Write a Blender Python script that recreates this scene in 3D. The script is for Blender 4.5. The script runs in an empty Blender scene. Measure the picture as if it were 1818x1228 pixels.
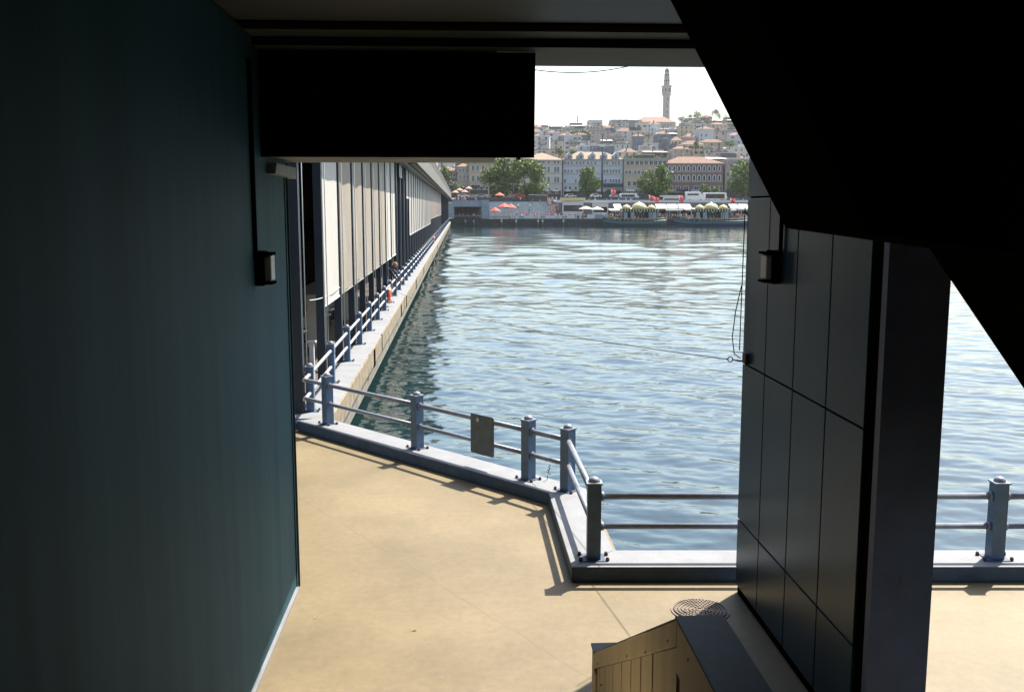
import bpy, bmesh, math, random
import numpy as np
from mathutils import Vector, Matrix
R = math.radians
rnd = random.Random(7)
S = bpy.context.scene
COL = S.collection

# ------------------------------------------------------------------ camera, sky, sun, exposure
CAMZ = 4.6
PITCH = math.atan(246/1750.0); YAW = R(3.01); F = 1750.0
cam = bpy.data.cameras.new('camera'); camo = bpy.data.objects.new('camera', cam); COL.objects.link(camo)
cam.sensor_width = 36.0; cam.lens = F/1818*36.0; cam.clip_start = 0.05; cam.clip_end = 6000
camo.location = (0, 0, CAMZ)
camo.rotation_euler = (math.pi/2 - PITCH, 0, -YAW)
S.camera = camo

SUNV = Vector((0.57, 0.60, 1.2)).normalized()
elev = math.asin(SUNV.z)
w = bpy.data.worlds.new('World'); S.world = w; w.use_nodes = True
nt = w.node_tree; bg = nt.nodes['Background']
sky = nt.nodes.new('ShaderNodeTexSky'); sky.sky_type = 'NISHITA'; sky.sun_disc = False
sky.sun_elevation = elev; sky.sun_rotation = math.atan2(SUNV.x, SUNV.y)
sky.air_density = 1.4; sky.dust_density = 2.2; sky.ozone_density = 2.8; sky.altitude = 0
nt.links.new(sky.outputs[0], bg.inputs[0]); bg.inputs[1].default_value = 0.12
sl = bpy.data.lights.new('sun', 'SUN'); sl.energy = 5.0; sl.angle = R(0.5); sl.color = (1.0, 0.93, 0.82)
so = bpy.data.objects.new('sun', sl); COL.objects.link(so)
so.rotation_euler = SUNV.to_track_quat('Z', 'Y').to_euler()
S.view_settings.view_transform = 'Standard'; S.view_settings.look = 'None'
S.view_settings.exposure = 1.32; S.view_settings.gamma = 1.0
S.cycles.max_bounces = 8; S.cycles.diffuse_bounces = 5; S.cycles.glossy_bounces = 4

# ------------------------------------------------------------------ pixel -> world (photo pixels, real distances)
fw = Vector((math.sin(YAW)*math.cos(PITCH), math.cos(YAW)*math.cos(PITCH), -math.sin(PITCH)))
rt = Vector((math.cos(YAW), -math.sin(YAW), 0)); upv = rt.cross(fw)
CP = Vector((0, 0, CAMZ))
def ray(u, v): return fw + rt*((u-909)/F) - upv*((v-614)/F)
def atY(u, v, Y): d = ray(u, v); return CP + d*(Y/d.y)
def atZ(u, v, z): d = ray(u, v); return CP + d*((z-CAMZ)/d.z)
def atX(u, v, X): d = ray(u, v); return CP + d*(X/d.x)
def sz(Y): return Y/1767.0          # metres per photo pixel at depth Y

# ------------------------------------------------------------------ materials
MATS = {}
def mat(name, col, rough=0.7, var=0.12, scale=3.0, bump=0.0, bscale=20.0, metal=0.0, spec=0.5, tint=None, streak=False, detail=5.0, chips=None):
    if name in MATS: return MATS[name]
    m = bpy.data.materials.new(name); m.use_nodes = True; MATS[name] = m
    n = m.node_tree.nodes; L = m.node_tree.links; b = n['Principled BSDF']
    b.inputs['Roughness'].default_value = rough; b.inputs['Metallic'].default_value = metal
    b.inputs['Specular IOR Level'].default_value = spec
    if tint: b.inputs['Specular Tint'].default_value = tint+(1,)
    tc = n.new('ShaderNodeTexCoord'); mp = n.new('ShaderNodeMapping')
    L.new(tc.outputs['Object'], mp.inputs[0])
    mp.inputs['Scale'].default_value = (scale, scale, scale*(0.06 if streak else 1.0))
    nz = n.new('ShaderNodeTexNoise'); nz.inputs['Scale'].default_value = 1.0; nz.inputs['Detail'].default_value = detail
    nz.inputs['Roughness'].default_value = 0.65
    L.new(mp.outputs[0], nz.inputs[0])
    cr = n.new('ShaderNodeValToRGB'); e = cr.color_ramp.elements
    e[0].position = 0.3; e[1].position = 0.7
    e[0].color = tuple(c*(1-var) for c in col)+(1,); e[1].color = tuple(min(1, c*(1+var)) for c in col)+(1,)
    L.new(nz.outputs[0], cr.inputs[0]); L.new(cr.outputs[0], b.inputs['Base Color'])
    if chips:                                # (colour, scale, threshold): patches where the paint has gone
        nc = n.new('ShaderNodeTexNoise'); nc.inputs['Scale'].default_value = chips[1]; nc.inputs['Detail'].default_value = 8; nc.inputs['Roughness'].default_value = 0.7
        L.new(tc.outputs['Object'], nc.inputs[0])
        cc = n.new('ShaderNodeValToRGB'); cc.color_ramp.elements[0].position = chips[2]; cc.color_ramp.elements[1].position = chips[2]+0.035
        L.new(nc.outputs[0], cc.inputs[0])
        mx = n.new('ShaderNodeMix'); mx.data_type = 'RGBA'; L.new(cc.outputs[0], mx.inputs[0]); L.new(cr.outputs[0], mx.inputs[6]); mx.inputs[7].default_value = chips[0]+(1,)
        L.new(mx.outputs[2], b.inputs['Base Color'])
    if bump > 0:
        nb = n.new('ShaderNodeTexNoise'); nb.inputs['Scale'].default_value = bscale; nb.inputs['Detail'].default_value = 4
        L.new(tc.outputs['Object'], nb.inputs[0])
        bp = n.new('ShaderNodeBump'); bp.inputs['Strength'].default_value = bump; bp.inputs['Distance'].default_value = 0.02
        L.new(nb.outputs[0], bp.inputs['Height']); L.new(bp.outputs[0], b.inputs['Normal'])
    return m

M_teal = mat('teal_wall_paint', (0.028, 0.072, 0.092), 0.55, 0.20, 2.2, 0.08, 60, spec=0.03, tint=(0.25, 0.8, 0.95), streak=True)
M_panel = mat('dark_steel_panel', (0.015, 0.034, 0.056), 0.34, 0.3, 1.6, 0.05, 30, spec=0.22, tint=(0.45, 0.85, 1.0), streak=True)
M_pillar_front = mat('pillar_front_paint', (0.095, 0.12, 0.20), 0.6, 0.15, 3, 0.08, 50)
M_black = mat('black_paint_and_shade', (0.006, 0.0045, 0.003), 0.95, 0.2, 2, spec=0.0)  # black paint, also stands in for shade on stair, slat gaps and stalls
M_dark = mat('shaded_dark_paint', (0.010, 0.010, 0.008), 0.8, 0.25, 1.2, spec=0.15)  # dark paint, also the shade put on the edge beam's near face
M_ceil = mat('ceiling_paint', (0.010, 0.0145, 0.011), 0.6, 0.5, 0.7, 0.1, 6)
M_soffit = mat('lit_soffit_tone', (0.034, 0.041, 0.031), 0.75, 0.3, 2, 0.1, 20)  # lightened to suggest light bounced onto the soffits
M_post = mat('blue_rail_paint', (0.070, 0.125, 0.205), 0.42, 0.22, 5, 0.15, 45, chips=((0.05, 0.035, 0.03), 9.0, 0.67))
M_pipe = mat('pale_rail_paint', (0.20, 0.22, 0.265), 0.35, 0.2, 6, 0.1, 50, chips=((0.07, 0.06, 0.06), 14.0, 0.70))
M_kerbtop = mat('pale_kerb_paint', (0.180, 0.186, 0.200), 0.75, 0.14, 2, 0.25, 25, chips=((0.11, 0.09, 0.075), 3.2, 0.66))
M_kerbside = mat('kerb_blue_side', (0.030, 0.058, 0.105), 0.6, 0.3, 4, 0.3, 18, chips=((0.09, 0.08, 0.065), 4.0, 0.66))
M_conc = mat('tan_concrete', (0.20, 0.16, 0.105), 0.9, 0.35, 2.5, 0.6, 10, chips=((0.05, 0.04, 0.03), 2.2, 0.62))
M_concdark = mat('stained_concrete', (0.16, 0.15, 0.12), 0.9, 0.4, 1.0, 0.4, 10)
M_rust = mat('rusty_bolt', (0.06, 0.04, 0.03), 0.7, 0.3, 10)
M_plate = mat('bare_plate_metal', (0.085, 0.105, 0.115), 0.6, 0.3, 6, 0.15, 40)
M_brown = mat('brown_board', (0.78, 0.62, 0.38), 0.7, 0.10, 5, 0.08, 40, streak=True)
M_cap = mat('blue_cap_paint', (0.020, 0.032, 0.066), 0.55, 0.25, 6, 0.06, 30, spec=0.3)
M_col = mat('navy_column_paint', (0.018, 0.026, 0.042), 0.5, 0.2, 4)
M_blindw = mat('white_blind_fabric', (0.385, 0.365, 0.33), 0.85, 0.05, 2, 0.1, 8)
M_blindg = mat('beige_blind_fabric', (0.235, 0.205, 0.165), 0.85, 0.10, 1.5, 0.25, 4)
M_fascia = mat('grey_fascia', (0.12, 0.12, 0.105), 0.8, 0.2, 1)
M_wire = mat('pale_steel_wire', (0.55, 0.55, 0.52), 0.4, 0.05, 5)
M_orange = mat('orange_lifebuoy', (0.75, 0.13, 0.04), 0.6, 0.12, 8)
M_white = mat('white_paint', (0.60, 0.59, 0.57), 0.6, 0.06, 4)
M_glass = mat('dark_window_glass', (0.03, 0.035, 0.04), 0.12, 0.3, 1.0)
M_wood = mat('brown_wood', (0.17, 0.10, 0.05), 0.6, 0.3, 6)
M_leaf = mat('leaf_green', (0.150, 0.205, 0.026), 0.7, 0.55, 0.8)
M_leafd = mat('leaf_dark_green', (0.070, 0.11, 0.024), 0.7, 0.5, 0.6)
M_bark = mat('bark', (0.10, 0.075, 0.05), 0.9, 0.3, 6)
M_gold = mat('gold_dome', (0.62, 0.50, 0.22), 0.4, 0.12, 3)
M_hull = mat('dark_green_hull', (0.028, 0.050, 0.045), 0.45, 0.25, 1)
M_navy = mat('navy_hull', (0.022, 0.035, 0.06), 0.45, 0.25, 1)
M_turq = mat('turquoise_stripe', (0.10, 0.24, 0.23), 0.5, 0.1, 1)
M_tile = mat('orange_roof_tile', (0.165, 0.092, 0.062), 0.9, 0.25, 0.8)
M_flag = mat('red_flag_cloth', (0.62, 0.035, 0.03), 0.8, 0.1, 3)
M_umb = mat('red_parasol_cloth', (0.42, 0.09, 0.055), 0.8, 0.1, 1)
M_cream = mat('cream_canvas', (0.52, 0.47, 0.38), 0.85, 0.08, 1)
M_greyc = mat('grey_render', (0.28, 0.30, 0.31), 0.85, 0.15, 0.6)
M_stone = mat('pale_stone', (0.33, 0.30, 0.27), 0.9, 0.12, 0.6)
M_tyre = mat('black_rubber', (0.02, 0.02, 0.02), 0.8, 0.1, 3)

# floor: painted beige concrete with blotches, faint joint and pale drips
def floor_material():
    m = bpy.data.materials.new('beige_floor'); m.use_nodes = True
    n = m.node_tree.nodes; L = m.node_tree.links; b = n['Principled BSDF']; b.inputs['Roughness'].default_value = 0.62
    tc = n.new('ShaderNodeTexCoord')
    def noise(s, d, ro=0.6):
        z = n.new('ShaderNodeTexNoise'); z.inputs['Scale'].default_value = s; z.inputs['Detail'].default_value = d; z.inputs['Roughness'].default_value = ro
        L.new(tc.outputs['Object'], z.inputs[0]); return z
    def ramp(src, p0, c0, p1, c1):
        r = n.new('ShaderNodeValToRGB'); e = r.color_ramp.elements
        e[0].position = p0; e[0].color = c0+(1,); e[1].position = p1; e[1].color = c1+(1,)
        L.new(src, r.inputs[0]); return r
    def mix(fac, a, bcol, mode='MIX'):
        x = n.new('ShaderNodeMix'); x.data_type = 'RGBA'; x.blend_type = mode
        if isinstance(fac, float): x.inputs[0].default_value = fac
        else: L.new(fac, x.inputs[0])
        L.new(a, x.inputs[6])
        if isinstance(bcol, tuple): x.inputs[7].default_value = bcol+(1,)
        else: L.new(bcol, x.inputs[7])
        return x.outputs[2]
    base = ramp(noise(0.45, 6).outputs[0], 0.32, (0.132, 0.101, 0.050), 0.68, (0.205, 0.158, 0.084)).outputs[0]
    fine = ramp(noise(9.0, 8, 0.75).outputs[0], 0.3, (0.76, 0.76, 0.73), 0.72, (1.06, 1.05, 1.05)).outputs[0]
    c = mix(1.0, base, fine, 'MULTIPLY')
    # small pale patches where the paint has worn
    pale = ramp(noise(1.7, 7, 0.7).outputs[0], 0.68, (0, 0, 0), 0.74, (0.5, 0.5, 0.5))
    c = mix(pale.outputs[0], c, (0.29, 0.25, 0.20))
    # dark specks
    v = n.new('ShaderNodeTexVoronoi'); v.inputs['Scale'].default_value = 2.3; L.new(tc.outputs['Object'], v.inputs[0])
    sp = ramp(v.outputs['Distance'], 0.018, (0.8, 0.8, 0.8), 0.03, (0, 0, 0))
    c = mix(sp.outputs[0], c, (0.10, 0.07, 0.04))
    # damp stains
    st = ramp(noise(0.9, 3).outputs[0], 0.62, (0, 0, 0), 0.78, (0.35, 0.35, 0.35))
    c = mix(st.outputs[0], c, (0.135, 0.10, 0.046))
    # casting joint: distance to a straight line across the slab
    p0 = Vector((-1.437, 13.552, 0)); p1 = Vector((1.263, 9.107, 0)); d = (p1-p0).normalized(); nn = Vector((-d.y, d.x, 0))
    dt = n.new('ShaderNodeVectorMath'); dt.operation = 'DOT_PRODUCT'; L.new(tc.outputs['Object'], dt.inputs[0]); dt.inputs[1].default_value = nn
    wob = n.new('ShaderNodeMath'); wob.operation = 'MULTIPLY_ADD'; L.new(noise(1.2, 3).outputs[0], wob.inputs[0]); wob.inputs[1].default_value = 0.10; L.new(dt.outputs['Value'], wob.inputs[2])
    sb = n.new('ShaderNodeMath'); sb.operation = 'SUBTRACT'; L.new(wob.outputs[0], sb.inputs[0]); sb.inputs[1].default_value = p0.dot(nn)+0.05
    ab = n.new('ShaderNodeMath'); ab.operation = 'ABSOLUTE'; L.new(sb.outputs[0], ab.inputs[0])
    jr = ramp(ab.outputs[0], 0.004, (0.42, 0.42, 0.42), 0.012, (0, 0, 0))
    c = mix(jr.outputs[0], c, (0.085, 0.06, 0.034))
    L.new(c, b.inputs['Base Color'])
    bp = n.new('ShaderNodeBump'); bp.inputs['Strength'].default_value = 0.25; bp.inputs['Distance'].default_value = 0.006
    L.new(noise(14, 6, 0.7).outputs[0], bp.inputs['Height']); L.new(bp.outputs[0], b.inputs['Normal'])
    return m
M_floor = floor_material()

def water_material():
    m = bpy.data.materials.new('sea_water'); m.use_nodes = True
    n = m.node_tree.nodes; L = m.node_tree.links; b = n['Principled BSDF']
    b.inputs['Base Color'].default_value = (0.005, 0.020, 0.022, 1)
    b.inputs['Roughness'].default_value = 0.04; b.inputs['IOR'].default_value = 1.6
    tc = n.new('ShaderNodeTexCoord')
    def noise(s, d, sx, sy, ro=0.55, dist=0.0):
        mp = n.new('ShaderNodeMapping'); mp.inputs['Scale'].default_value = (sx, sy, 1); mp.inputs['Rotation'].default_value = (0, 0, R(12))
        L.new(tc.outputs['Object'], mp.inputs[0])
        z = n.new('ShaderNodeTexNoise'); z.inputs['Scale'].default_value = s; z.inputs['Detail'].default_value = d
        z.inputs['Roughness'].default_value = ro; z.inputs['Distortion'].default_value = dist
        L.new(mp.outputs[0], z.inputs[0]); return z.outputs[0]
    a1 = noise(0.55, 3, 0.8, 1.2, 0.5, 0.6); a2 = noise(2.1, 4, 0.75, 1.25, 0.55, 0.4)
    def bump(h, dist, st, prev=None):
        bp = n.new('ShaderNodeBump'); bp.inputs['Strength'].default_value = st; bp.inputs['Distance'].default_value = dist
        L.new(h, bp.inputs['Height'])
        if prev: L.new(prev, bp.inputs['Normal'])
        return bp.outputs[0]
    x = bump(a1, 0.03, 1.0); x = bump(a2, 0.014, 1.0, x)
    L.new(x, b.inputs['Normal'])
    sx = n.new('ShaderNodeSeparateXYZ'); L.new(tc.outputs['Object'], sx.inputs[0])
    mr = n.new('ShaderNodeMapRange'); L.new(sx.outputs['Y'], mr.inputs[0]); mr.inputs[1].default_value = 40; mr.inputs[2].default_value = 220; mr.inputs[3].default_value = 0.04; mr.inputs[4].default_value = 0.08
    L.new(mr.outputs[0], b.inputs['Roughness'])
    return m
M_water = water_material()

# ------------------------------------------------------------------ mesh builder
class MB:
    def __init__(s): s.v = []; s.f = []; s.sm = []; s.mi = []
    def add(s, vs, fs, smooth=False, mi=0):
        o = len(s.v); s.v += [tuple(v) for v in vs]
        for f in fs: s.f.append(tuple(i+o for i in f)); s.sm.append(smooth); s.mi.append(mi)
        return s
    def box(s, x0, x1, y0, y1, z0, z1, mi=0):
        vs = [(x, y, z) for z in (z0, z1) for x, y in ((x0, y0), (x1, y0), (x1, y1), (x0, y1))]
        return s.add(vs, [(3, 2, 1, 0), (4, 5, 6, 7), (0, 1, 5, 4), (1, 2, 6, 5), (2, 3, 7, 6), (3, 0, 4, 7)], mi=mi)
    def prism(s, poly, d0, d1, axis='z', mi=0, top_mi=None):
        n = len(poly)
        def P(a, b, d): return {'z': (a, b, d), 'y': (a, d, b), 'x': (d, a, b)}[axis]
        vs = [P(a, b, d0) for a, b in poly]+[P(a, b, d1) for a, b in poly]
        o = len(s.f)
        s.add(vs, [tuple(range(n))[::-1], tuple(range(n, 2*n))]+[(i, (i+1) % n, (i+1) % n+n, i+n) for i in range(n)], mi=mi)
        if top_mi is not None: s.mi[o+1] = top_mi
        return s
    def tube(s, pts, r, n=8, cap=True, mi=0):
        pts = [Vector(p) for p in pts]; rs = r if isinstance(r, (list, tuple)) else [r]*len(pts)
        vs = []; fs = []; ref = None
        for i, p in enumerate(pts):
            t = (pts[min(i+1, len(pts)-1)]-pts[max(i-1, 0)]).normalized()
            if ref is None: ref = Vector((0, 0, 1)) if abs(t.z) < 0.9 else Vector((1, 0, 0))
            a = t.cross(ref).normalized(); b = a.cross(t); ref = b
            for k in range(n):
                an = 2*math.pi*k/n; vs.append(p+(a*math.cos(an)+b*math.sin(an))*rs[i])
        for i in range(len(pts)-1):
            for k in range(n): fs.append((i*n+k, i*n+(k+1) % n, (i+1)*n+(k+1) % n, (i+1)*n+k))
        s.add(vs, fs, True, mi)
        if cap:
            o = len(s.v)-len(vs)
            s.f.append(tuple(o+k for k in range(n))); s.sm.append(False); s.mi.append(mi)
            o2 = o+(len(pts)-1)*n; s.f.append(tuple(o2+k for k in reversed(range(n)))); s.sm.append(False); s.mi.append(mi)
        return s
    def lathe(s, prof, c=(0, 0, 0), n=16, smooth=True, mi=0, a0=0.0):
        vs = []; fs = []
        for r, z in prof:
            for k in range(n):
                a = 2*math.pi*k/n+a0; vs.append((c[0]+r*math.cos(a), c[1]+r*math.sin(a), c[2]+z))
        for i in range(len(prof)-1):
            for k in range(n): fs.append((i*n+k, i*n+(k+1) % n, (i+1)*n+(k+1) % n, (i+1)*n+k))
        m = len(prof)-1
        fs.append(tuple(reversed(range(n)))); fs.append(tuple(m*n+k for k in range(n)))
        return s.add(vs, fs, smooth, mi)
    def ball(s, c, r, n=10, m=6, mi=0):
        rr = r if isinstance(r, (tuple, list)) else (r, r, r); vs = []; fs = []
        for i in range(m+1):
            t = math.pi*i/m
            for k in range(n):
                a = 2*math.pi*k/n
                vs.append((c[0]+rr[0]*math.sin(t)*math.cos(a), c[1]+rr[1]*math.sin(t)*math.sin(a), c[2]-rr[2]*math.cos(t)))
        for i in range(m):
            for k in range(n): fs.append((i*n+k, i*n+(k+1) % n, (i+1)*n+(k+1) % n, (i+1)*n+k))
        return s.add(vs, fs, True, mi)
    def mesh(s, name, mats):
        me = bpy.data.meshes.new(name); me.from_pydata(s.v, [], s.f); me.update()
        for m in (mats if isinstance(mats, (list, tuple)) else [mats]):
            if m: me.materials.append(m)
        me.polygons.foreach_set('use_smooth', s.sm); me.polygons.foreach_set('material_index', s.mi)
        bm = bmesh.new(); bm.from_mesh(me); bmesh.ops.recalc_face_normals(bm, faces=bm.faces); bm.to_mesh(me); bm.free()
        return me
    def build(s, name, mats, parent=None, loc=None, rz=0.0, bevel=0.0):
        o = bpy.data.objects.new(name, s.mesh(name, mats)); COL.objects.link(o)
        if parent: o.parent = parent
        if loc is not None: o.location = loc
        o.rotation_euler[2] = rz
        if bevel > 0:
            md = o.modifiers.new('bevel', 'BEVEL'); md.width = bevel; md.segments = 2; md.limit_method = 'ANGLE'; md.angle_limit = R(40)
        return o

def tag(o, label, cat, group=None):
    o['label'] = label; o['category'] = cat
    if group: o['group'] = group
    return o
def struct(o, kind='structure', label=None):
    o['kind'] = kind
    if label: o['label'] = label
    return o
def thing(name, label, cat, loc=(0, 0, 0), rz=0.0, group=None):
    o = bpy.data.objects.new(name, None); COL.objects.link(o); o.location = loc; o.rotation_euler[2] = rz
    o.empty_display_size = 0.2
    return tag(o, label, cat, group)
def inst(me, name, parent, loc=(0, 0, 0), rz=0.0, scale=None):
    o = bpy.data.objects.new(name, me); COL.objects.link(o); o.parent = parent; o.location = loc; o.rotation_euler[2] = rz
    if scale: o.scale = scale
    return o
def dup(root, loc, rz=0.0, label=None):
    def cp(o, par):
        c = o.copy(); COL.objects.link(c); c.parent = par
        for ch in o.children: cp(ch, c)
        return c
    r = cp(root, None); r.location = loc; r.rotation_euler[2] = rz
    if label: r['label'] = label
    return r

# ================================================================== SETTING: water, platform, kerbs, bridge
WZ = -1.4
struct(MB().add([(-700, -120, WZ-0.35), (900, -120, WZ-0.35), (900, 330, WZ-0.35), (-700, 330, WZ-0.35)], [(0, 1, 2, 3)]).build('water', M_water))
def wave_sheet():
    ys = [10.5]
    while ys[-1] < 322: ys.append(ys[-1]+max(0.07, 0.75e-4*ys[-1]**2))
    ys = np.array(ys); us = np.linspace(-0.42, 0.95, 820)
    Yg, Ug = np.meshgrid(ys, us, indexing='ij'); Xg = Ug*(Yg+4)
    rg = np.random.RandomState(5); Z = np.zeros_like(Xg); dy = np.gradient(ys)[:, None]*np.ones_like(Xg)
    N = 46
    for i in range(N):
        lam = 0.32*(4.2/0.32)**(i/(N-1.0)); th = R(70)+rg.normal(0, 0.62)
        kx, ky = 2*math.pi/lam*math.cos(th), 2*math.pi/lam*math.sin(th)
        a = WSLOPE*lam/(2*math.pi)*(1.05 if lam < 1.6 else 0.72)
        fade = np.clip((lam/np.maximum(1e-3, abs(math.sin(th))*dy)-2.0)/2.0, 0, 1)
        gx, gy = rg.uniform(0.01, 0.06, 2); p1, p2 = rg.uniform(0, 6.28, 2)
        grp = 0.58+0.42*np.sin(gx*Xg+gy*Yg+p1)          # gusts: wave groups come and go
        Z += a*grp*fade*np.sin(kx*Xg+ky*Yg+p2+0.8*np.sin(0.21*Xg+0.13*Yg+p1))
    out = np.clip((Yg-45)/70, 0, 1)                      # longer chop out in the open channel
    for i in range(26):
        lam = 3.5*(20/3.5)**(i/25.0); th = R(80)+rg.normal(0, 0.6); kx, ky = 2*math.pi/lam*math.cos(th), 2*math.pi/lam*math.sin(th)
        fade = np.clip((lam/np.maximum(1e-3, abs(math.sin(th))*dy)-2.0)/1.5, 0, 1)
        Z += (0.020 if lam < 8 else 0.013)*lam/(2*math.pi)*out*fade*np.sin(kx*Xg+ky*Yg+rg.uniform(0, 6.28)+0.9*np.sin(0.05*Xg+0.03*Yg+i))
    co = np.stack([Xg, Yg, Z+WZ], -1).reshape(-1, 3).astype(np.float32)
    nr, nc = Xg.shape; idx = np.arange(nr*nc).reshape(nr, nc)
    q = np.stack([idx[:-1, :-1], idx[:-1, 1:], idx[1:, 1:], idx[1:, :-1]], -1).reshape(-1, 4).astype(np.int32)
    me = bpy.data.meshes.new('water'); me.vertices.add(len(co)); me.vertices.foreach_set('co', co.ravel())
    me.loops.add(q.size); me.loops.foreach_set('vertex_index', q.ravel()); me.polygons.add(len(q))
    me.polygons.foreach_set('loop_start', np.arange(0, q.size, 4, dtype=np.int32)); me.polygons.foreach_set('loop_total', np.full(len(q), 4, dtype=np.int32))
    me.polygons.foreach_set('use_smooth', np.ones(len(q), dtype=bool)); me.update(calc_edges=True); me.materials.append(M_water)
    o = bpy.data.objects.new('water', me); COL.objects.link(o); struct(o)
WSLOPE = 0.023
wave_sheet()

POSTS = [Vector(p) for p in ((-2.73, 20.0), (-0.81, 17.84), (1.09, 15.64), (1.66, 14.96), (1.66, 11.93), (6.74, 11.67), (11.8, 11.4))]
PATH = [Vector((-3.18, 20.5)), POSTS[3], POSTS[4], Vector((14.5, 11.27))]
def offset(path, d):          # positive d = to the left of the walking direction (water side)
    out = []
    for i, p in enumerate(path):
        ns = []
        if i > 0: t = (path[i]-path[i-1]).normalized(); ns.append(Vector((-t.y, t.x)))
        if i < len(path)-1: t = (path[i+1]-path[i]).normalized(); ns.append(Vector((-t.y, t.x)))
        if len(ns) == 2:
            b = (ns[0]+ns[1]).normalized(); out.append(p+b*(d/max(0.3, b.dot(ns[0]))))
        else: out.append(p+ns[0]*d)
    return out
inner, outer, lip = offset(PATH, -0.31), offset(PATH, 0.30), offset(PATH, 0.42)
plat = [tuple(p) for p in lip]+[(14.5, -6), (-13, -6), (-13, 20.42), (-2.9, 20.42)]
pm = MB(); pm.prism(plat, -0.7, 0.0, 'z', mi=1, top_mi=0)
struct(pm.build('platform_floor', [M_floor, M_conc]))
km = MB()
for i in range(3):
    q = [tuple(inner[i]), tuple(inner[i+1]), tuple(outer[i+1]), tuple(outer[i])]
    o = len(km.f); km.prism(q, 0.004, 0.2, 'z', mi=1, top_mi=0)
struct(km.build('platform_kerb', [M_kerbtop, M_kerbside], bevel=0.012))
struct(MB().prism([tuple(inner[0]+Vector((-0.62, 0.02))), tuple(inner[0]+Vector((-0.03, 0.0))), tuple(inner[0]+Vector((0.2, 0.25))), tuple(inner[0]+Vector((-0.62, 0.3)))], 0.004, 0.17, 'z').build('kerb_stone', M_kerbside, bevel=0.02))

BAY = 3.55; PY0 = 21.35; NP = 80
YEND = 306.0
# bridge: one thing, its parts as children (world = local)
br = thing('bridge', 'long two level bridge with blind hung restaurants running to the far shore', 'bridge', (0, 0, 0))
bm_ = MB(); bm_.box(-12.5, -3.62, 20.44, YEND, -0.5, -0.006); bm_.build('lower_deck', mat('shaded_terrace_deck', (0.075, 0.055, 0.036), 0.8, 0.3, 1.5), br)  # deck colour darkened to stand in for shade under the blinds
bm_ = MB()
y = 20.6
while y < YEND:                                     # precast kerb units with little joints
    y2 = min(YEND, y+7.1-0.03)
    bm_.box(-3.60, -2.80, y, y2, -0.2, 0.19); y = y2+0.03
bm_.build('kerb', M_kerbtop, br, bevel=0.012)
bm_ = MB(); y = 20.6
while y < YEND:
    y2 = min(YEND, y+14.2-0.35)
    bm_.box(-3.6, -2.76, y, y2, -0.40, 0.165); y = y2+0.35
eb = bm_.build('edge_beam', M_conc, br, bevel=0.02)
bm_ = MB(); bm_.box(-12.5, -2.95, 20.6, YEND, -1.1, -0.52); bm_.build('underside', M_concdark, br)
for k in range(13):
    Y = 30+k*22.0
    bm_ = MB(); bm_.box(-11, -4.6, Y, Y+3, WZ-2, -1.05); bm_.build('pontoon', M_concdark, br)
bm_ = MB(); bm_.box(-14, -2.62, 12.4, YEND, 7.30, 8.15); bm_.build('upper_deck', M_fascia, br)
bm_ = MB(); bm_.box(-2.60, -2.52, 15.0, YEND, 7.22, 8.35); bm_.build('fascia', M_fascia, br)
bm_ = MB()
bm_.box(-2.60, -2.50, 15.0, YEND, 9.2, 9.3)
y = 15.0
while y < YEND: bm_.box(-2.585, -2.515, y, y+0.36, 8.35, 9.2); y += 0.55
bm_.build('parapet', M_fascia, br)
bm_ = MB(); bm_.box(-3.62, -3.02, 20.5, YEND, 7.02, 7.16); bm_.build('canopy_gutter', M_col, br)
bm_ = MB()
bm_.box(-9.3, -9.1, 20.5, YEND, 0, 7.28); bm_.build('shop_wall', M_black, br)
bm_ = MB(); bm_.box(-9.05, -3.9, 20.5, YEND, 3.75, 4.0); bm_.build('mezzanine_slab', M_black, br)
colmesh = MB().box(-0.10, 0.10, -0.11, 0.11, 0, 7.25).mesh('column', M_col)
wiremesh = MB().tube([(0, 0, 0), (0, 0, 6.1)], 0.013, 6).mesh('guide_wire', M_wire)
for k in range(-0, NP):
    Y = PY0+k*BAY
    if Y > YEND-2: break
    inst(colmesh, 'column', br, (-3.49, Y-0.14, -0.005))
    if k < 45: inst(wiremesh, 'guide_wire', br, (-3.335, Y-0.02, 1.2))
lampm = MB().box(-0.12, 0.12, -0.5, 0.5, 0, 0.1).mesh('soffit_lamp', M_cream)
for k in range(8, 70): inst(lampm, 'soffit_lamp', br, (-2.85, PY0+k*BAY+1.5, 7.17))
slot = MB().box(-0.012, 0.03, -0.25, 0.25, -0.42, 0.12).mesh('drain_slot', M_black)
for Y in (31.4, 46, 50.5, 62, 75, 98, 121): inst(slot, 'drain_slot', br, (-2.775, Y, -0.02))

# ------------------------------------------------------------------ railings
def post_part(nm, h=1.0, w_=0.085):
    m = MB(); m.box(-w_, w_, -w_, w_, 0, h-0.02); return m.mesh(nm, M_post)
ME_post = post_part('post', 1.0)
cm = MB(); cm.box(-0.10, 0.10, -0.10, 0.10, 0.98, 1.0); cm.lathe([(0.075, 1.0), (0.07, 1.03), (0.045, 1.055), (0.012, 1.065)], n=12); ME_cap = cm.mesh('post_cap', [M_pipe])
bm_ = MB(); bm_.box(-0.14, 0.14, -0.14, 0.14, 0.0, 0.012); ME_plate = bm_.mesh('base_plate', M_kerbside)
bm_ = MB()
for sx in (-1, 1):
    for sy in (-1, 1): bm_.lathe([(0.025, 0.0), (0.025, 0.035), (0.012, 0.05)], (sx*0.17, sy*0.10, 0.0), 6, False)
ME_bolt = bm_.mesh('anchor_bolts', M_rust)
def post_at(par, x, y, rz=0.0, bolts=False, z=0.2):
    p = inst(ME_post, 'post', par, (x, y, z), rz); inst(ME_cap, 'post_cap', p); inst(ME_plate, 'base_plate', p)
    if bolts: inst(ME_bolt, 'anchor_bolts', p)
    return p
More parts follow.
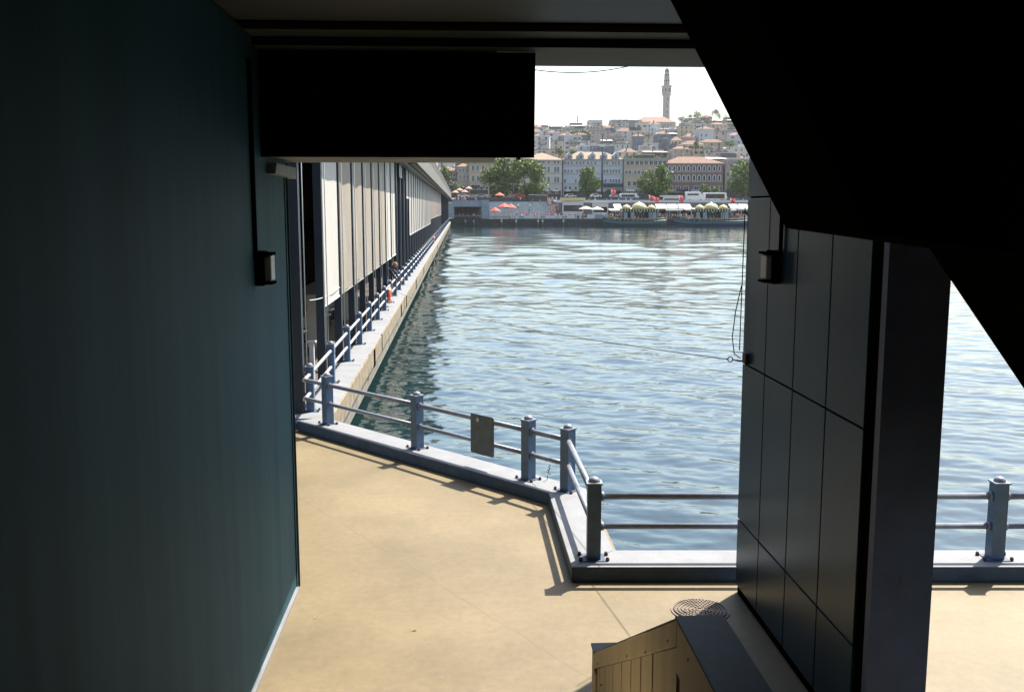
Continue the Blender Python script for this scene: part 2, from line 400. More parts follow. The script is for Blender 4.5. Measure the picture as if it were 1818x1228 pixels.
rail = thing('platform_railing', 'blue post railing with two pale pipes around the near platform edge', 'railing', (0, 0, 0))
def ang(a, b): return math.atan2(b.y-a.y, b.x-a.x)
dd = ang(POSTS[0], POSTS[3])
for i, p in enumerate(POSTS):
    post_at(rail, p.x, p.y, dd if i < 4 else R(-3), True)
segs = [(0, 1), (1, 2), (2, 3), (3, 4), (4, 5), (5, 6)]
extra = Vector((-3.30, 20.62))
for z, r in ((1.01, 0.042), (0.62, 0.038)):
    m = MB(); m.tube([(extra.x, extra.y, z), (POSTS[0].x, POSTS[0].y, z)], r, 10); m.build('pipe', M_pipe, rail)
    for a, b in segs:
        pa, pb = POSTS[a], POSTS[b]; t = (pb-pa).normalized()
        m = MB(); m.tube([(pa.x, pa.y, z), (pb.x, pb.y, z)], r, 12)
        for q, s in ((pa, 1), (pb, -1)):
            e = q+t*(0.085*s); e2 = q+t*(0.125*s)
            m.tube([(e.x, e.y, z), (e2.x, e2.y, z)], r*1.45, 12)
        m.build('pipe', M_pipe, rail)
brail = thing('bridge_railing', 'blue post railing with two white pipes along the bridge kerb', 'railing', (0, 0, 0))
last = 0
for k in range(NP):
    Y = PY0+k*BAY
    if Y > YEND-1: break
    post_at(brail, -3.28, Y, 0, k < 8, 0.19); last = Y
for z in (1.01, 0.60):
    m = MB(); m.tube([(-3.28, PY0-0.8, z), (-3.28, last, z)], 0.042, 10); m.build('pipe', M_white, brail)
# blank plate hung on the railing (seen from behind)
pc = (POSTS[1]+POSTS[2])*0.5; t = (POSTS[2]-POSTS[1]).normalized(); nrm = Vector((-t.y, t.x))
sc_ = POSTS[1]+t*((POSTS[2]-POSTS[1]).length*0.635)-nrm*0.055
sg = thing('sign_plate', 'blank grey metal plate hung on the railing, back side showing', 'sign', (sc_.x, sc_.y, 0.42), ang(POSTS[1], POSTS[2]))
m = MB(); r = 0.03; pts = []
for cx_, cz_, a0 in ((0.29-r, 0.69-r, 0), (-0.29+r, 0.69-r, 90), (-0.29+r, r, 180), (0.29-r, r, 270)):
    for j in range(5): a = R(a0+j*22.5); pts.append((cx_+r*math.cos(a), cz_+r*math.sin(a)))
m.prism(pts, -0.008, 0.008, 'y'); m.build('plate', M_plate, sg)
m = MB(); m.tube([(-0.09, -0.03, 0.60), (-0.09, 0.0, 0.60)], 0.035, 12); m.build('clamp', M_cream, sg)
m = MB(); m.box(0.13, 0.26, -0.011, -0.007, 0.62, 0.645); m.box(0.15, 0.24, -0.011, -0.007, 0.59, 0.61); m.build('paint_smear', M_conc, sg)
# sprig growing in the kerb
wd = thing('weed_sprig', 'dry yellow green sprig growing from the kerb beside a railing post', 'plant', tuple(POSTS[2]+t*0.25+nrm*0.18)+(0.2,))
m = MB(); m.tube([(0, 0, 0), (0.02, 0, 0.12), (0.05, 0, 0.24)], [0.006, 0.005, 0.004], 5); m.build('stem', M_bark, wd)
m = MB()
for j in range(9):
    z = 0.08+j*0.018; a = j*2.4; m.add([(0.03, 0, z), (0.03+0.035*math.cos(a), 0.035*math.sin(a), z+0.02), (0.03+0.02*math.cos(a+.4), 0.02*math.sin(a+.4), z+0.035)], [(0, 1, 2)])
m.build('leaves', M_leaf, wd)
# dry leaves blown onto the floor
for i, (u, v, where) in enumerate(((735, 1119, 'left of the manhole'), (560, 1096, 'near the teal wall'))):
    p = atZ(u, v, 0.004); a = i*1.3
    lf = thing('dry_leaf', 'small brown dry leaf on the floor '+where, 'leaf', (p.x, p.y, 0.004), a, 'dry leaves on the platform floor')
    m = MB(); m.add([(-0.045, 0, 0.0), (-0.01, 0.022, 0.008), (0.03, 0.014, 0.014), (0.05, 0, 0.004), (0.03, -0.014, 0.012), (-0.01, -0.02, 0.006), (0.0, 0, 0.0)], [(0, 6, 1), (1, 6, 2), (2, 6, 3), (3, 6, 4), (4, 6, 5), (5, 6, 0)]); m.build('blade', M_wood, lf)
    m = MB(); m.tube([(-0.075, 0.006, 0.003), (-0.045, 0, 0.002)], 0.0025, 4); m.build('stalk', M_bark, lf); lf.scale = (0.6, 0.6, 0.6)
# manhole cover
mc = atZ(1243, 1084, 0)
mh = thing('manhole_cover', 'round rusty manhole cover with concentric studs in the floor', 'manhole', (mc.x, mc.y, 0.0))
M_mh = mat('manhole_iron', (0.15, 0.115, 0.08), 0.6, 0.2, 8)
m = MB(); m.lathe([(0.44, 0.003), (0.44, 0.012), (0.41, 0.012)], n=40, smooth=False); m.build('rim', M_mh, mh)
m = MB(); m.lathe([(0.40, 0.004), (0.40, 0.016), (0.39, 0.017)], n=40, smooth=False)
for ring in range(1, 8):
    rr = 0.055*ring; nn = max(6, int(2*math.pi*rr/0.05))
    for j in range(nn):
        a0 = 2*math.pi*j/nn; a1 = a0+2*math.pi/nn*0.68
        vs = [(q*math.cos(a), q*math.sin(a), z) for z in (0.0165, 0.030) for q, a in ((rr-0.016, a0), (rr+0.016, a0), (rr+0.016, a1), (rr-0.016, a1))]
        m.add(vs, [(4, 5, 6, 7), (0, 1, 5, 4), (1, 2, 6, 5), (2, 3, 7, 6), (3, 0, 4, 7)])
m.build('studded_lid', M_mh, mh)
m = MB(); m.lathe([(0.05, 0.02), (0.05, 0.034), (0.03, 0.034)], (-0.23, -0.1, 0), 12); m.build('lifting_eye', M_rust, mh); mh.scale = (0.76, 0.76, 1)

# ================================================================== NEAR STRUCTURE
# left pier wall
wl = thing('pier_wall', 'tall teal painted steel wall filling the left of the underpass', 'wall', (0, 0, 0))
poly = [(-2.02, -4), (-2.02, 11.75)]
for j in range(1, 9):
    a = R(90*j/8.0); poly.append((-2.02-0.35*(1-math.cos(a)), 11.75+0.42*math.sin(a)))
poly += [(-6.5, 12.17), (-6.5, -4)]
m = MB(); m.prism(poly, 0.0, 6.27, 'z'); m.build('cladding', M_teal, wl)
m = MB(); m.box(-2.03, -1.98, -4, 11.6, 0.004, 0.03); m.build('skirting', M_kerbtop, wl)
m = MB(); m.box(-2.03, -2.014, 11.62, 11.645, 0.0, 5.0); m.build('seam_strip', M_black, wl)
m = MB(); m.tube([(-2.0, 11.70, 0.0), (-2.0, 11.70, 5.0)], 0.014, 6); m.build('edge_pipe', M_teal, wl)
# ledge under the box beam
lg = MB(); lg.prism([(10.62, 4.95), (11.95, 4.93), (11.95, 5.06), (10.72, 5.06)], -2.03, -1.93, 'x'); lg.build('ledge', mat('ledge_paint', (0.15, 0.17, 0.16), 0.6, 0.2, 6), wl)
def bulkhead(name, label, x, y, z, side):
    b = thing(name, label, 'wall lamp', (x, y, z))
    s = side
    m = MB(); m.box(min(0, s*0.09), max(0, s*0.09), -0.12, 0.12, -0.17, 0.17); m.build('housing', M_black, b, bevel=0.01)
    m = MB(); m.box(min(s*0.09, s*0.15), max(s*0.09, s*0.16), -0.10, 0.10, -0.125, 0.125); m.build('lens', mat('lamp_lens', (0.26, 0.27, 0.24), 0.35, 0.1, 5), b, bevel=0.015)
    m = MB()
    for zz in (-0.145, 0.145): m.box(min(s*0.09, s*0.17), max(s*0.09, s*0.17), -0.11, 0.11, zz-0.012, zz+0.012)
    m.build('guard', M_black, b)
    m = MB(); m.tube([(s*0.02, -0.14, 0.1), (s*0.02, -0.14, 2.0)], 0.022, 8); m.build('conduit', M_black, b)
    return b
bulkhead('wall_lamp', 'black boxed bulkhead lamp with conduit on the teal left wall', -2.02, 9.95, 4.0, 1)
bulkhead('wall_lamp', 'dark boxed bulkhead lamp with conduit on the panelled right pillar', 3.278, 10.05, 3.99, -1)

# right pillar
pl = thing('steel_pillar', 'dark panel clad steel pillar on the right of the opening', 'pillar', (0, 0, 0))
m = MB(); m.box(3.31, 3.75, 7.55, 11.19, 0, 6.27); m.build('core', M_black, pl)
ys = [7.72, 8.575, 9.471, 10.374, 11.22]; zs = [0.0, 0.93, 2.805, 4.71, 6.16]
for a in range(4):
    for b in range(4):
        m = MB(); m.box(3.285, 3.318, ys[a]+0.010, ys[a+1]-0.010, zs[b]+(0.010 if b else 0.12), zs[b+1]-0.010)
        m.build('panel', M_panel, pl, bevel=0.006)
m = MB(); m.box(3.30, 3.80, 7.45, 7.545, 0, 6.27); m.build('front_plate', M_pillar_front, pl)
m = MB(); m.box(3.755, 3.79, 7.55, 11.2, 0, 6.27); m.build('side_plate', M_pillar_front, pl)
m = MB(); m.box(3.32, 3.79, 11.195, 11.235, 0, 6.27); m.build('back_plate', M_pillar_front, pl)
m = MB(); m.lathe([(0.03, 0), (0.034, 0.004), (0.02, 0.006)], (0, 0, 0), 7, False)
m.v = [(3.55+v[0]*0.6, 7.448-v[2], 1.62+v[1]*0.9) for v in m.v]; m.build('paint_chip', M_concdark, pl)

# stair flight crossing overhead at the right
A0, A1, A2, A3 = (atY(u, v, 7.0) for u, v in ((1190, 0), (1395, 405), (1650, 441), (1818, 690)))
dA = (A0-A1)/(A0.z-A1.z); At = A1+dA*(7.4-A1.z)
dB = (A3-A2)/(A3.z-A2.z); Bt = A2+dB*(2.6-A2.z)
poly = [(At.x, At.z), (A1.x, A1.z), (A2.x, A2.z), (Bt.x, Bt.z), (9.5, 2.6), (9.5, 7.4)]
sf = thing('overhead_staircase', 'shade-blackened underside of a staircase slanting down across the upper right', 'staircase', (0, 0, 0))
m = MB(); m.prism(poly, 5.55, 7.0, 'y'); m.build('flight', M_black, sf)  # black colour stands in for shade on the turned-away underside
m = MB()
m.prism([(poly[0][0]+0.3, poly[0][1]), (poly[1][0]+0.3, poly[1][1]+0.12), (poly[1][0]+0.36, poly[1][1]+0.12), (poly[0][0]+0.36, poly[0][1])], 5.45, 5.55, 'y')
m.build('stringer', M_black, sf)

# roof over the opening
rf = thing('roof_slab', 'dark greenish ceiling slab with edge beam over the underpass', 'ceiling', (0, 0, 0))
m = MB()                                   # unseen opening cut at the right to let sun reach the steps
m.box(-12, 2.45, -6, 11.38, 6.285, 7.1); m.box(2.452, 8, -6, 7.15, 6.285, 7.1); m.box(2.452, 8, 10.0, 11.38, 6.285, 7.1); m.box(8.002, 14, -6, 11.38, 6.285, 7.1)
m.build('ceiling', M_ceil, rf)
m = MB(); m.box(-12, 2.45, 9.69, 10.09, 6.256, 6.29); m.build('ledge_strip', M_soffit, rf)  # lighter strip colour stands in for bounced light
m = MB(); m.box(-12, 2.45, 9.40, 9.66, 6.262, 6.29); m.build('dark_shade_strip', M_black, rf)  # black strip stands in for a shaded line in the ceiling
m = MB(); m.box(-12, 14, 10.09, 11.40, 6.172, 6.30, 0)
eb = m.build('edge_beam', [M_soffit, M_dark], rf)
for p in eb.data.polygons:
    if p.normal.y < -0.5: p.material_index = 1  # shade put into the near face's colour, underside kept lighter
bb = thing('box_beam', 'black box beam hanging under the ceiling above the bridge walkway', 'beam', (0, 0, 0))
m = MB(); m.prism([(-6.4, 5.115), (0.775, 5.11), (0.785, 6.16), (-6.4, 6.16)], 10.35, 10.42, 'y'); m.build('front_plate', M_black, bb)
m = MB(); m.prism([(10.425, 5.13), (11.98, 5.125), (11.98, 6.16), (10.425, 6.16)], -6.4, 0.40, 'x')
ob = m.build('body', mat('beam_lip_bounce_tone', (0.20, 0.20, 0.15), 0.8, 0.35, 4, 0.2, 15), bb)  # paler colour stands in for sun bounced onto the underside
m = MB(); m.prism([(12.0, 5.17), (14.7, 5.28), (14.7, 6.1), (12.0, 6.1)], -6.4, 0.40, 'x'); m.build('shade_block', M_dark, bb)  # unseen block added to keep sun off the teal wall
m = MB(); m.tube([(0.62, 10.5, 5.09), (0.62, 10.5, 5.14)], 0.025, 8); m.build('drip_bolt', M_rust, bb)

# unseen stairwell shell, walls and upper landing added to keep light out
sw = thing('stairwell', 'unseen stairwell walls and landing added to block light, with steps below the viewpoint', 'stairwell', (0, 0, 0))
m = MB(); m.box(-6, 9.5, -4.3, -4.0, 0, 6.28); m.build('light_block_back_wall', M_dark, sw)  # unseen wall added to block light from behind
m = MB(); m.box(3.40, 3.6, -4, 5.15, 0, 6.28); m.build('side_wall', M_dark, sw)  # unseen wall added to cut light from the right
m = MB(); m.box(-2.0, 3.2, -4, 1.8, 2.8, 3.0); m.build('upper_landing', M_dark, sw)  # unseen slab added to block light from below
m = MB(); m.box(-2.0, 1.05, 1.85, 4.6, 1.35, 1.5); m.build('lower_landing', M_dark, sw)
m = MB()
for k in range(8):
    z1 = 1.5-(k+1)*1.5/9; m.box(-1.97, 1.05, 4.6+k*0.36, 4.6+(k+1)*0.36-0.002, max(0.004, z1-0.3), z1)
m.build('steps', mat('bounce_stair_tread', (0.42, 0.36, 0.26), 0.85, 0.15, 3), sw)  # unseen steps made paler to bounce sun onto the parapet

# stair parapet at the bottom of the picture
X0 = 1.13
T0 = atX(1057, 1158, X0); T1 = atX(1205, 1100, X0)
sp = thing('stair_parapet', 'brown boarded stair parapet with dark blue cap at the bottom', 'parapet', (0, 0, 0))
def zt(Y): return T1.z+(T0.z-T1.z)*(Y-T1.y)/(T0.y-T1.y) if Y > T1.y else T1.z
poly = [(T0.y, -0.0), (T0.y, T0.z), (T1.y, T1.z), (1.5, T1.z-0.0), (1.5, 0.0)]
m = MB(); m.prism(poly, X0+0.02, X0+0.22, 'x'); m.build('core', M_brown, sp)
# top board and frame, proud of the slats
bw = 0.17
m = MB()
m.prism([(T0.y, T0.z-0.145), (T0.y, T0.z), (T1.y, T1.z), (T1.y, T1.z-0.145)], X0-0.012, X0+0.02, 'x')
m.prism([(T1.y-0.02, T1.z-0.28), (T1.y-0.004, T1.z), (1.5, T1.z), (1.5, T1.z-0.28)], X0-0.012, X0+0.02, 'x')
m.prism([(T0.y-0.1, 0.0), (T0.y-0.1, T0.z-0.149), (T0.y, T0.z-0.149), (T0.y, 0)], X0-0.012, X0+0.02, 'x')
m.build('frame_board', M_brown, sp, bevel=0.004)
gx = [1072, 1076, 1088, 1101, 1118, 1136, 1155, 1178, 1203]
gy = [X0*1767/(g-816) for g in gx]
gy = [T0.y-0.11]+gy[1:-1]+[T1.y+0.01, T1.y-0.03]+[T1.y-0.03-0.36*(i+1) for i in range(9)]
for i in range(len(gy)-1):
    ya, yb = gy[i]-0.019, gy[i+1]+0.019
    top = lambda Y: (zt(Y)-0.150 if Y > T1.y else T1.z-0.29)
    if ya-yb < 0.02: continue
    m = MB(); m.prism([(yb, 0.02), (yb, top(yb)), (ya, top(ya)), (ya, 0.02)], X0+0.002, X0+0.02, 'x'); m.build('slat', M_brown, sp)
m = MB()
for (u, v) in ((1061, 1177), (1113, 1164), (1146, 1157), (1186, 1137), (1222, 1170), (1067, 1215)):
    p = atX(u, v, X0-0.012); m.ball((X0-0.012, p.y, p.z), (0.006, 0.009, 0.009), 6, 4)
m.build('screw_heads', M_rust, sp)
# black sheet standing in for shade in the slat gaps
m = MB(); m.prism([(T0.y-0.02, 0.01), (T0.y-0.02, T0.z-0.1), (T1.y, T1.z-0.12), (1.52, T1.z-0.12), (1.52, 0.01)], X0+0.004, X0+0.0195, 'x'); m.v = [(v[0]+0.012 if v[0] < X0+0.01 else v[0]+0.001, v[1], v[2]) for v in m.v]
m.build('gap_shade_sheet', M_black, sp)
m = MB()
m.prism([(T1.y+0.02, T1.z), (T1.y+0.03, T1.z+0.012), (1.5, T1.z+0.012), (1.5, T1.z)], X0-0.016, X0+0.245, 'x')
m.build('cap', M_cap, sp, bevel=0.005)
m = MB(); th = 0.012
m.prism([(T0.y, T0.z+0.002), (T0.y, T0.z+th), (T1.y+0.03, T1.z+th-0.01), (T1.y+0.03, T1.z-0.008)], X0+0.0, X0+0.245, 'x')
m.build('sloping_cap', M_cap, sp)
N0 = atZ(1060, 1140, T0.z+0.01)
m = MB(); m.box(X0-0.005, X0+0.25, T0.y+0.002, T0.y+0.16, 0, T0.z-0.012); m.build('newel', M_brown, sp)
m = MB(); m.box(X0-0.015, X0+0.26, T0.y-0.0, T0.y+0.175, T0.z-0.012, T0.z+0.008); m.build('newel_cap', M_cap, sp)

# cables
hk = thing('cable_hook', 'rusty eye hook and turnbuckle fixed to the right pillar', 'hook', (3.285, 11.0, 2.83))
m = MB(); m.box(-0.05, 0.0, -0.06, 0.06, 0.0, 0.12); m.build('bracket', M_rust, hk)
m = MB(); m.tube([(-0.03, 0.05, 0.02), (-0.05, 0.2, 0.0), (-0.075, 0.35, -0.01)], [0.008, 0.014, 0.008], 8); m.build('turnbuckle', M_rust, hk)
p = [(3.285-0.10+0.03*math.cos(a), 11.38, 2.82+0.03*math.sin(a)) for a in [2*math.pi*j/14 for j in range(15)]]
m = MB(); m.tube([(q[0]-3.285, q[1]-11.0, q[2]-2.83) for q in p], 0.007, 6, False); m.build('eye', M_rust, hk)
def cable(name, label, p0, p1, sag, r, m_, n=24):
    p0, p1 = Vector(p0), Vector(p1); pts = []
    for i in range(n+1):
        t = i/n; q = p0.lerp(p1, t); q.z -= sag*4*t*(1-t); pts.append(q)
    mb = MB(); mb.tube(pts, r, 6); return tag(mb.build(name, m_), label, 'cable')
cable('mooring_line', 'thin dark line stretched from the pillar hook across the water to the bridge', (3.16, 11.38, 2.82), (-3.2, 44.5, 1.0), 0.30, 0.006, M_rust, 30)
cable('roof_cable', 'thin black cable sagging below the edge beam against the sky', atY(948, 124, 11.6), atY(1125, 116, 11.6), 0.055, 0.006, M_black)
cable('pillar_cable', 'thin cable hanging in a loop down the outer edge of the right pillar', (3.27, 11.26, 4.6), (3.24, 11.2, 2.95), 0.0, 0.006, M_black)
mb = MB(); mb.tube([(3.26, 11.27, 3.7), (3.2, 11.27, 3.4), (3.17, 11.27, 3.1), (3.2, 11.27, 2.9), (3.27, 11.25, 2.85)], 0.006, 6)
tag(mb.build('looped_wire', M_black), 'short black wire loop beside the hook on the right pillar', 'wire')
cable('bay_rope', 'slack rope tied across the first open bridge bay', atX(549, 533, -3.42), atX(603, 510, -3.42), 0.08, 0.01, M_wire)

# ------------------------------------------------------------------ roller blinds on the bridge
def blind(k, m_, zb, label, crease=0.0, zt_=7.05):
    y0, y1 = PY0+k*BAY+0.02, PY0+(k+1)*BAY-0.34
    o = thing('roller_blind', label, 'blind', (-3.43, y0, zb), 0, 'roller blinds hanging along the bridge side')
    L_ = y1-y0; Hh = zt_-zb; mb = MB(); nx, nz = 8, 12; vs = []; fs = []
    for side in (0.0, -0.012):
        for i in range(nx+1):
            for j in range(nz+1):
                a, b = i/nx, j/nz
                off = crease*(0.05*math.sin(a*7+b*3)+0.04*math.sin(b*9-a*5+1))*math.sin(math.pi*a)**0.5*(1-b)
                vs.append((side+off, a*L_, b*Hh))
    N1 = (nx+1)*(nz+1)
    for s_ in (0, N1):
        for i in range(nx):
            for j in range(nz): fs.append((s_+i*(nz+1)+j, s_+(i+1)*(nz+1)+j, s_+(i+1)*(nz+1)+j+1, s_+i*(nz+1)+j+1))
    mb.add(vs, fs, True); mb.build('cloth', m_, o)
    mb = MB(); mb.tube([(-0.006, -0.03, -0.01), (-0.006, L_+0.03, -0.01)], 0.028, 8); mb.build('bottom_bar', M_fascia if m_ is M_blindg else M_white, o)
    return o
bl_lab = {1: 'white roller blind nearest the teal wall, first of the row', 2: 'creased beige roller blind right behind the white nearest one',
          3: 'beige roller blind with a long diagonal fold, third of the row', 4: 'smooth beige roller blind in the middle of the near row',
          5: 'beige roller blind just before the last beige one of the near row', 6: 'last beige roller blind before two white ones',
          7: 'white roller blind next to the beige ones, above the leaning person', 8: 'white roller blind at the edge of the dark open bays'}
for k in range(1, 9):
    blind(k, M_blindw if k in (1, 7, 8) else M_blindg, 2.12, bl_lab[k], {2: 0.9, 3: 1.4}.get(k, 0.35))
blind(10, M_blindw, 6.35, 'short white blind rolled nearly up in the dark open bays')
blind(12, M_blindw, 5.2, 'half lowered white blind at the end of the dark bays')
for k in range(13, 27):
    blind(k, M_blindw, 2.72, 'narrow white blind in the far sunlit run beyond the dark bays', 0.2)
M_blindb = mat('tan_blind_fabric', (0.33, 0.27, 0.22), 0.85, 0.08, 1.5)
for k in range(27, 46):
    blind(k, M_blindb if k < 44 else M_blindw, 3.25, 'tan blind at the farthest end of the bridge row' if k < 44 else 'pale last blind where the bridge row ends', 0.1)

# life rings on the bridge rail
def lifering(label, Y):
    o = thing('life_ring', label, 'life ring', (-3.17, Y, 0.72))
    m = MB(); pts = [(0, 0.30*math.cos(a), 0.30*math.sin(a)) for a in [2*math.pi*j/24 for j in range(25)]]; m.tube(pts, 0.085, 10, False); m.build('ring', M_orange, o)
    m = MB()
    for j in range(4):
        a = R(45+90*j); c = Vector((0, 0.30*math.cos(a), 0.30*math.sin(a))); tt = Vector((0, -math.sin(a), math.cos(a)))
        m.tube([c-tt*0.04, c+tt*0.04], 0.092, 10)
    m.build('band', M_white, o)
lifering('orange life ring on the bridge railing near the leaning person', 44.2)
lifering('orange life ring far along the bridge railing', 121.5)

# tables, chairs, boards under the blinds
def chair(x, y, rz, label):
    o = thing('cafe_chair', label, 'chair', (x, y, 0.0), rz, 'cafe chairs on the bridge terrace')
    m = MB(); m.box(-0.22, 0.22, -0.22, 0.22, 0.43, 0.47); m.build('seat', M_cream, o)
    m = MB(); m.box(-0.22, 0.22, 0.19, 0.22, 0.6, 0.95); m.build('backrest', M_cream, o)
    for sx in (-1, 1):
        for sy in (-1, 1):
            m = MB(); m.tube([(sx*0.2, sy*0.2, 0), (sx*0.2, sy*0.2, 0.43 if sy < 0 else 0.95)], 0.018, 6); m.build('leg', M_wood, o)
def table(x, y, label, me=None):
    o = thing('cafe_table', label, 'table', (x, y, 0.0), 0, 'cafe tables on the bridge terrace')
    m = MB(); m.box(-0.42, 0.42, -0.42, 0.42, 0.72, 0.75); m.build('tabletop', M_white, o)
    m = MB(); m.tube([(0, 0, 0.02), (0, 0, 0.72)], 0.035, 8); m.lathe([(0.26, 0), (0.26, 0.02), (0.05, 0.04)], n=12); m.build('pedestal', M_col, o)
for i, Y in enumerate((23.6, 27.2, 30.6, 34.2, 37.9, 41.4)):
    nm = ('nearest the teal wall', 'under the white first blind', 'under the creased beige blind', 'under the folded beige blind', 'under the middle beige blind', 'close to the leaning person')[i]
    table(-5.3, Y, 'white square cafe table on the bridge terrace, '+nm)
    chair(-5.3, Y-0.75, math.pi, 'cream cafe chair on the near side of the table '+nm)
    chair(-5.3, Y+0.75, 0, 'cream cafe chair on the far side of the table '+nm)
def board(x, y, label, h, m_):
    o = thing('menu_board', label, 'menu board', (x, y, 0))
    m = MB(); m.box(-0.3, 0.3, -0.03, 0.03, 0.25, h); m.build('panel', m_, o)
    m = MB()
    for s_ in (-0.27, 0.27): m.box(s_-0.02, s_+0.02, -0.16, 0.16, 0, 0.04); m.box(s_-0.02, s_+0.02, -0.025, 0.025, 0.04, 0.249)
    m.build('stand', M_col, o)
board(-4.5, 31.0, 'tall beige menu board standing under the creased blind', 1.9, M_cream)
board(-4.3, 38.6, 'small beige menu board standing behind the bridge railing', 1.3, M_cream)
bo = thing('white_bollard', 'white post with flat top standing on the bridge walkway behind the railing', 'bollard', (-4.0, 26.5, 0))
m = MB(); m.box(-0.06, 0.06, -0.06, 0.06, 0, 1.0); m.build('shaft', M_white, bo)
m = MB(); m.box(-0.12, 0.12, -0.09, 0.09, 1.0, 1.05); m.build('top_plate', M_white, bo)
fp = thing('folded_parasol', 'folded cream parasol standing in the first open bay', 'parasol', (-4.8, 25.0, 0))
m = MB(); m.tube([(0, 0, 0), (0, 0, 2.6)], 0.025, 8); m.build('pole', M_white, fp)
m = MB(); m.lathe([(0.14, 1.3), (0.2, 1.5), (0.11, 2.1), (0.03, 2.55)], n=10); m.build('canopy', M_cream, fp)

# ------------------------------------------------------------------ people
M_skin = mat('skin', (0.42, 0.25, 0.17), 0.6, 0.08, 6); M_hair = mat('brown_hair', (0.30, 0.15, 0.06), 0.8, 0.3, 30)
def skin_body(name, joints, edges, mats_, paint):
    me = bpy.data.meshes.new(name); me.from_pydata([j[:3] for j in joints], edges, []); me.update()
    o = bpy.data.objects.new(name, me)
    COL.objects.link(o)
    sk = o.modifiers.new('skin', 'SKIN'); sk.use_smooth_shade = True
    if not me.skin_vertices: me.attributes  # layer is created with the modifier
    o.modifiers.new('sub', 'SUBSURF').levels = 1
    return o
def person_mesh(name, clothes, trousers, pose, hairc, skirt=False):
    """one closed figure per limb chain welded at the joints: legs, torso, arms with fingers, head"""
    m = MB()
    st = {'stand': 0.10, 'walk': 0.34, 'wide': 0.2}[pose]
    for sx, f in ((-1, st), (1, -st)):
        m.tube([(sx*0.09, 0, 0.92), (sx*0.10, f*0.4, 0.50), (sx*0.10, f, 0.08)], [0.095, 0.065, 0.045], 8, mi=1)
        m.tube([(sx*0.10, f+0.06, 0.05), (sx*0.10, f-0.14, 0.035)], [0.045, 0.035], 6, mi=3)
        m.tube([(sx*0.19, 0, 1.40), (sx*0.25, 0.03*sx*f, 1.13), (sx*0.24, -f*0.6-0.06, 0.90)], [0.06, 0.048, 0.036], 8, mi=0)
        h = Vector((sx*0.24, -f*0.6-0.08, 0.86)); m.ball(h, (0.022, 0.042, 0.05), 6, 4, mi=2)
        for q in range(4): m.tube([h+Vector((0, -0.03+q*0.02, -0.03)), h+Vector((-sx*0.01, -0.035+q*0.022, -0.085-0.012*(q in (1, 2)))), h+Vector((-sx*0.03, -0.035+q*0.022, -0.11))], 0.009, 5, mi=2)
        m.tube([h+Vector((0, -0.03, 0.0)), h+Vector((-sx*0.01, -0.065, -0.03)), h+Vector((-sx*0.02, -0.07, -0.055))], 0.010, 5, mi=2)
    if skirt: m.lathe([(0.24, 0.55), (0.2, 0.8), (0.15, 1.0)], n=10, mi=1)
    vs = []
    prof = [(0.165, 0.11, 0.88), (0.155, 0.10, 1.02), (0.185, 0.115, 1.25), (0.20, 0.11, 1.40), (0.10, 0.08, 1.47), (0.055, 0.055, 1.50), (0.052, 0.055, 1.57)]
    n = 10
    for a, b, z in prof:
        for k in range(n): vs.append((a*math.cos(2*math.pi*k/n), b*math.sin(2*math.pi*k/n), z))
    fs = [(i*n+k, i*n+(k+1) % n, (i+1)*n+(k+1) % n, (i+1)*n+k) for i in range(len(prof)-1) for k in range(n)]
    m.add(vs, fs, True, 0)
    m.ball((0, -0.01, 1.65), (0.075, 0.092, 0.11), 10, 8, mi=2); m.ball((0, -0.10, 1.64), (0.014, 0.02, 0.022), 5, 4, mi=2)
    m.ball((0, 0.02, 1.685), (0.082, 0.092, 0.09), 10, 6, mi=3)
    return m.mesh(name, [clothes, trousers, M_skin, hairc])
cl = [mat('white_shirt', (0.75, 0.74, 0.72), 0.8), mat('black_shirt', (0.03, 0.03, 0.035), 0.8), mat('red_shirt', (0.5, 0.06, 0.05), 0.8), mat('blue_shirt', (0.08, 0.14, 0.32), 0.8),
      mat('beige_shirt', (0.5, 0.40, 0.28), 0.8), mat('orange_shirt', (0.65, 0.22, 0.08), 0.8), mat('grey_shirt', (0.2, 0.21, 0.22), 0.8), mat('pink_shirt', (0.6, 0.35, 0.33), 0.8)]
cn = ['white', 'black', 'red', 'blue', 'beige', 'orange', 'grey', 'pink']
tr = [mat('dark_trousers', (0.03, 0.035, 0.05), 0.8), mat('jeans', (0.06, 0.09, 0.16), 0.8), mat('khaki_trousers', (0.3, 0.24, 0.15), 0.8)]
darkhair = mat('black_hair', (0.02, 0.015, 0.012), 0.7, 0.2, 20)
PM = []
for i in range(8): PM.append((cn[i], person_mesh('person', cl[i], tr[i % 3], ('stand', 'walk', 'wide')[i % 3], darkhair)))
def person(x, y, z, i, where, rz=None):
    o = bpy.data.objects.new('person', PM[i][1]); COL.objects.link(o); o.location = (x, y, z); o.rotation_euler[2] = rnd.uniform(0, 6.28) if rz is None else rz
    s_ = rnd.uniform(0.93, 1.06); o.scale = (s_, s_, s_)
    tag(o, 'distant person in %s top standing %s' % (PM[i][0], where), 'person', 'people '+where)
    return o

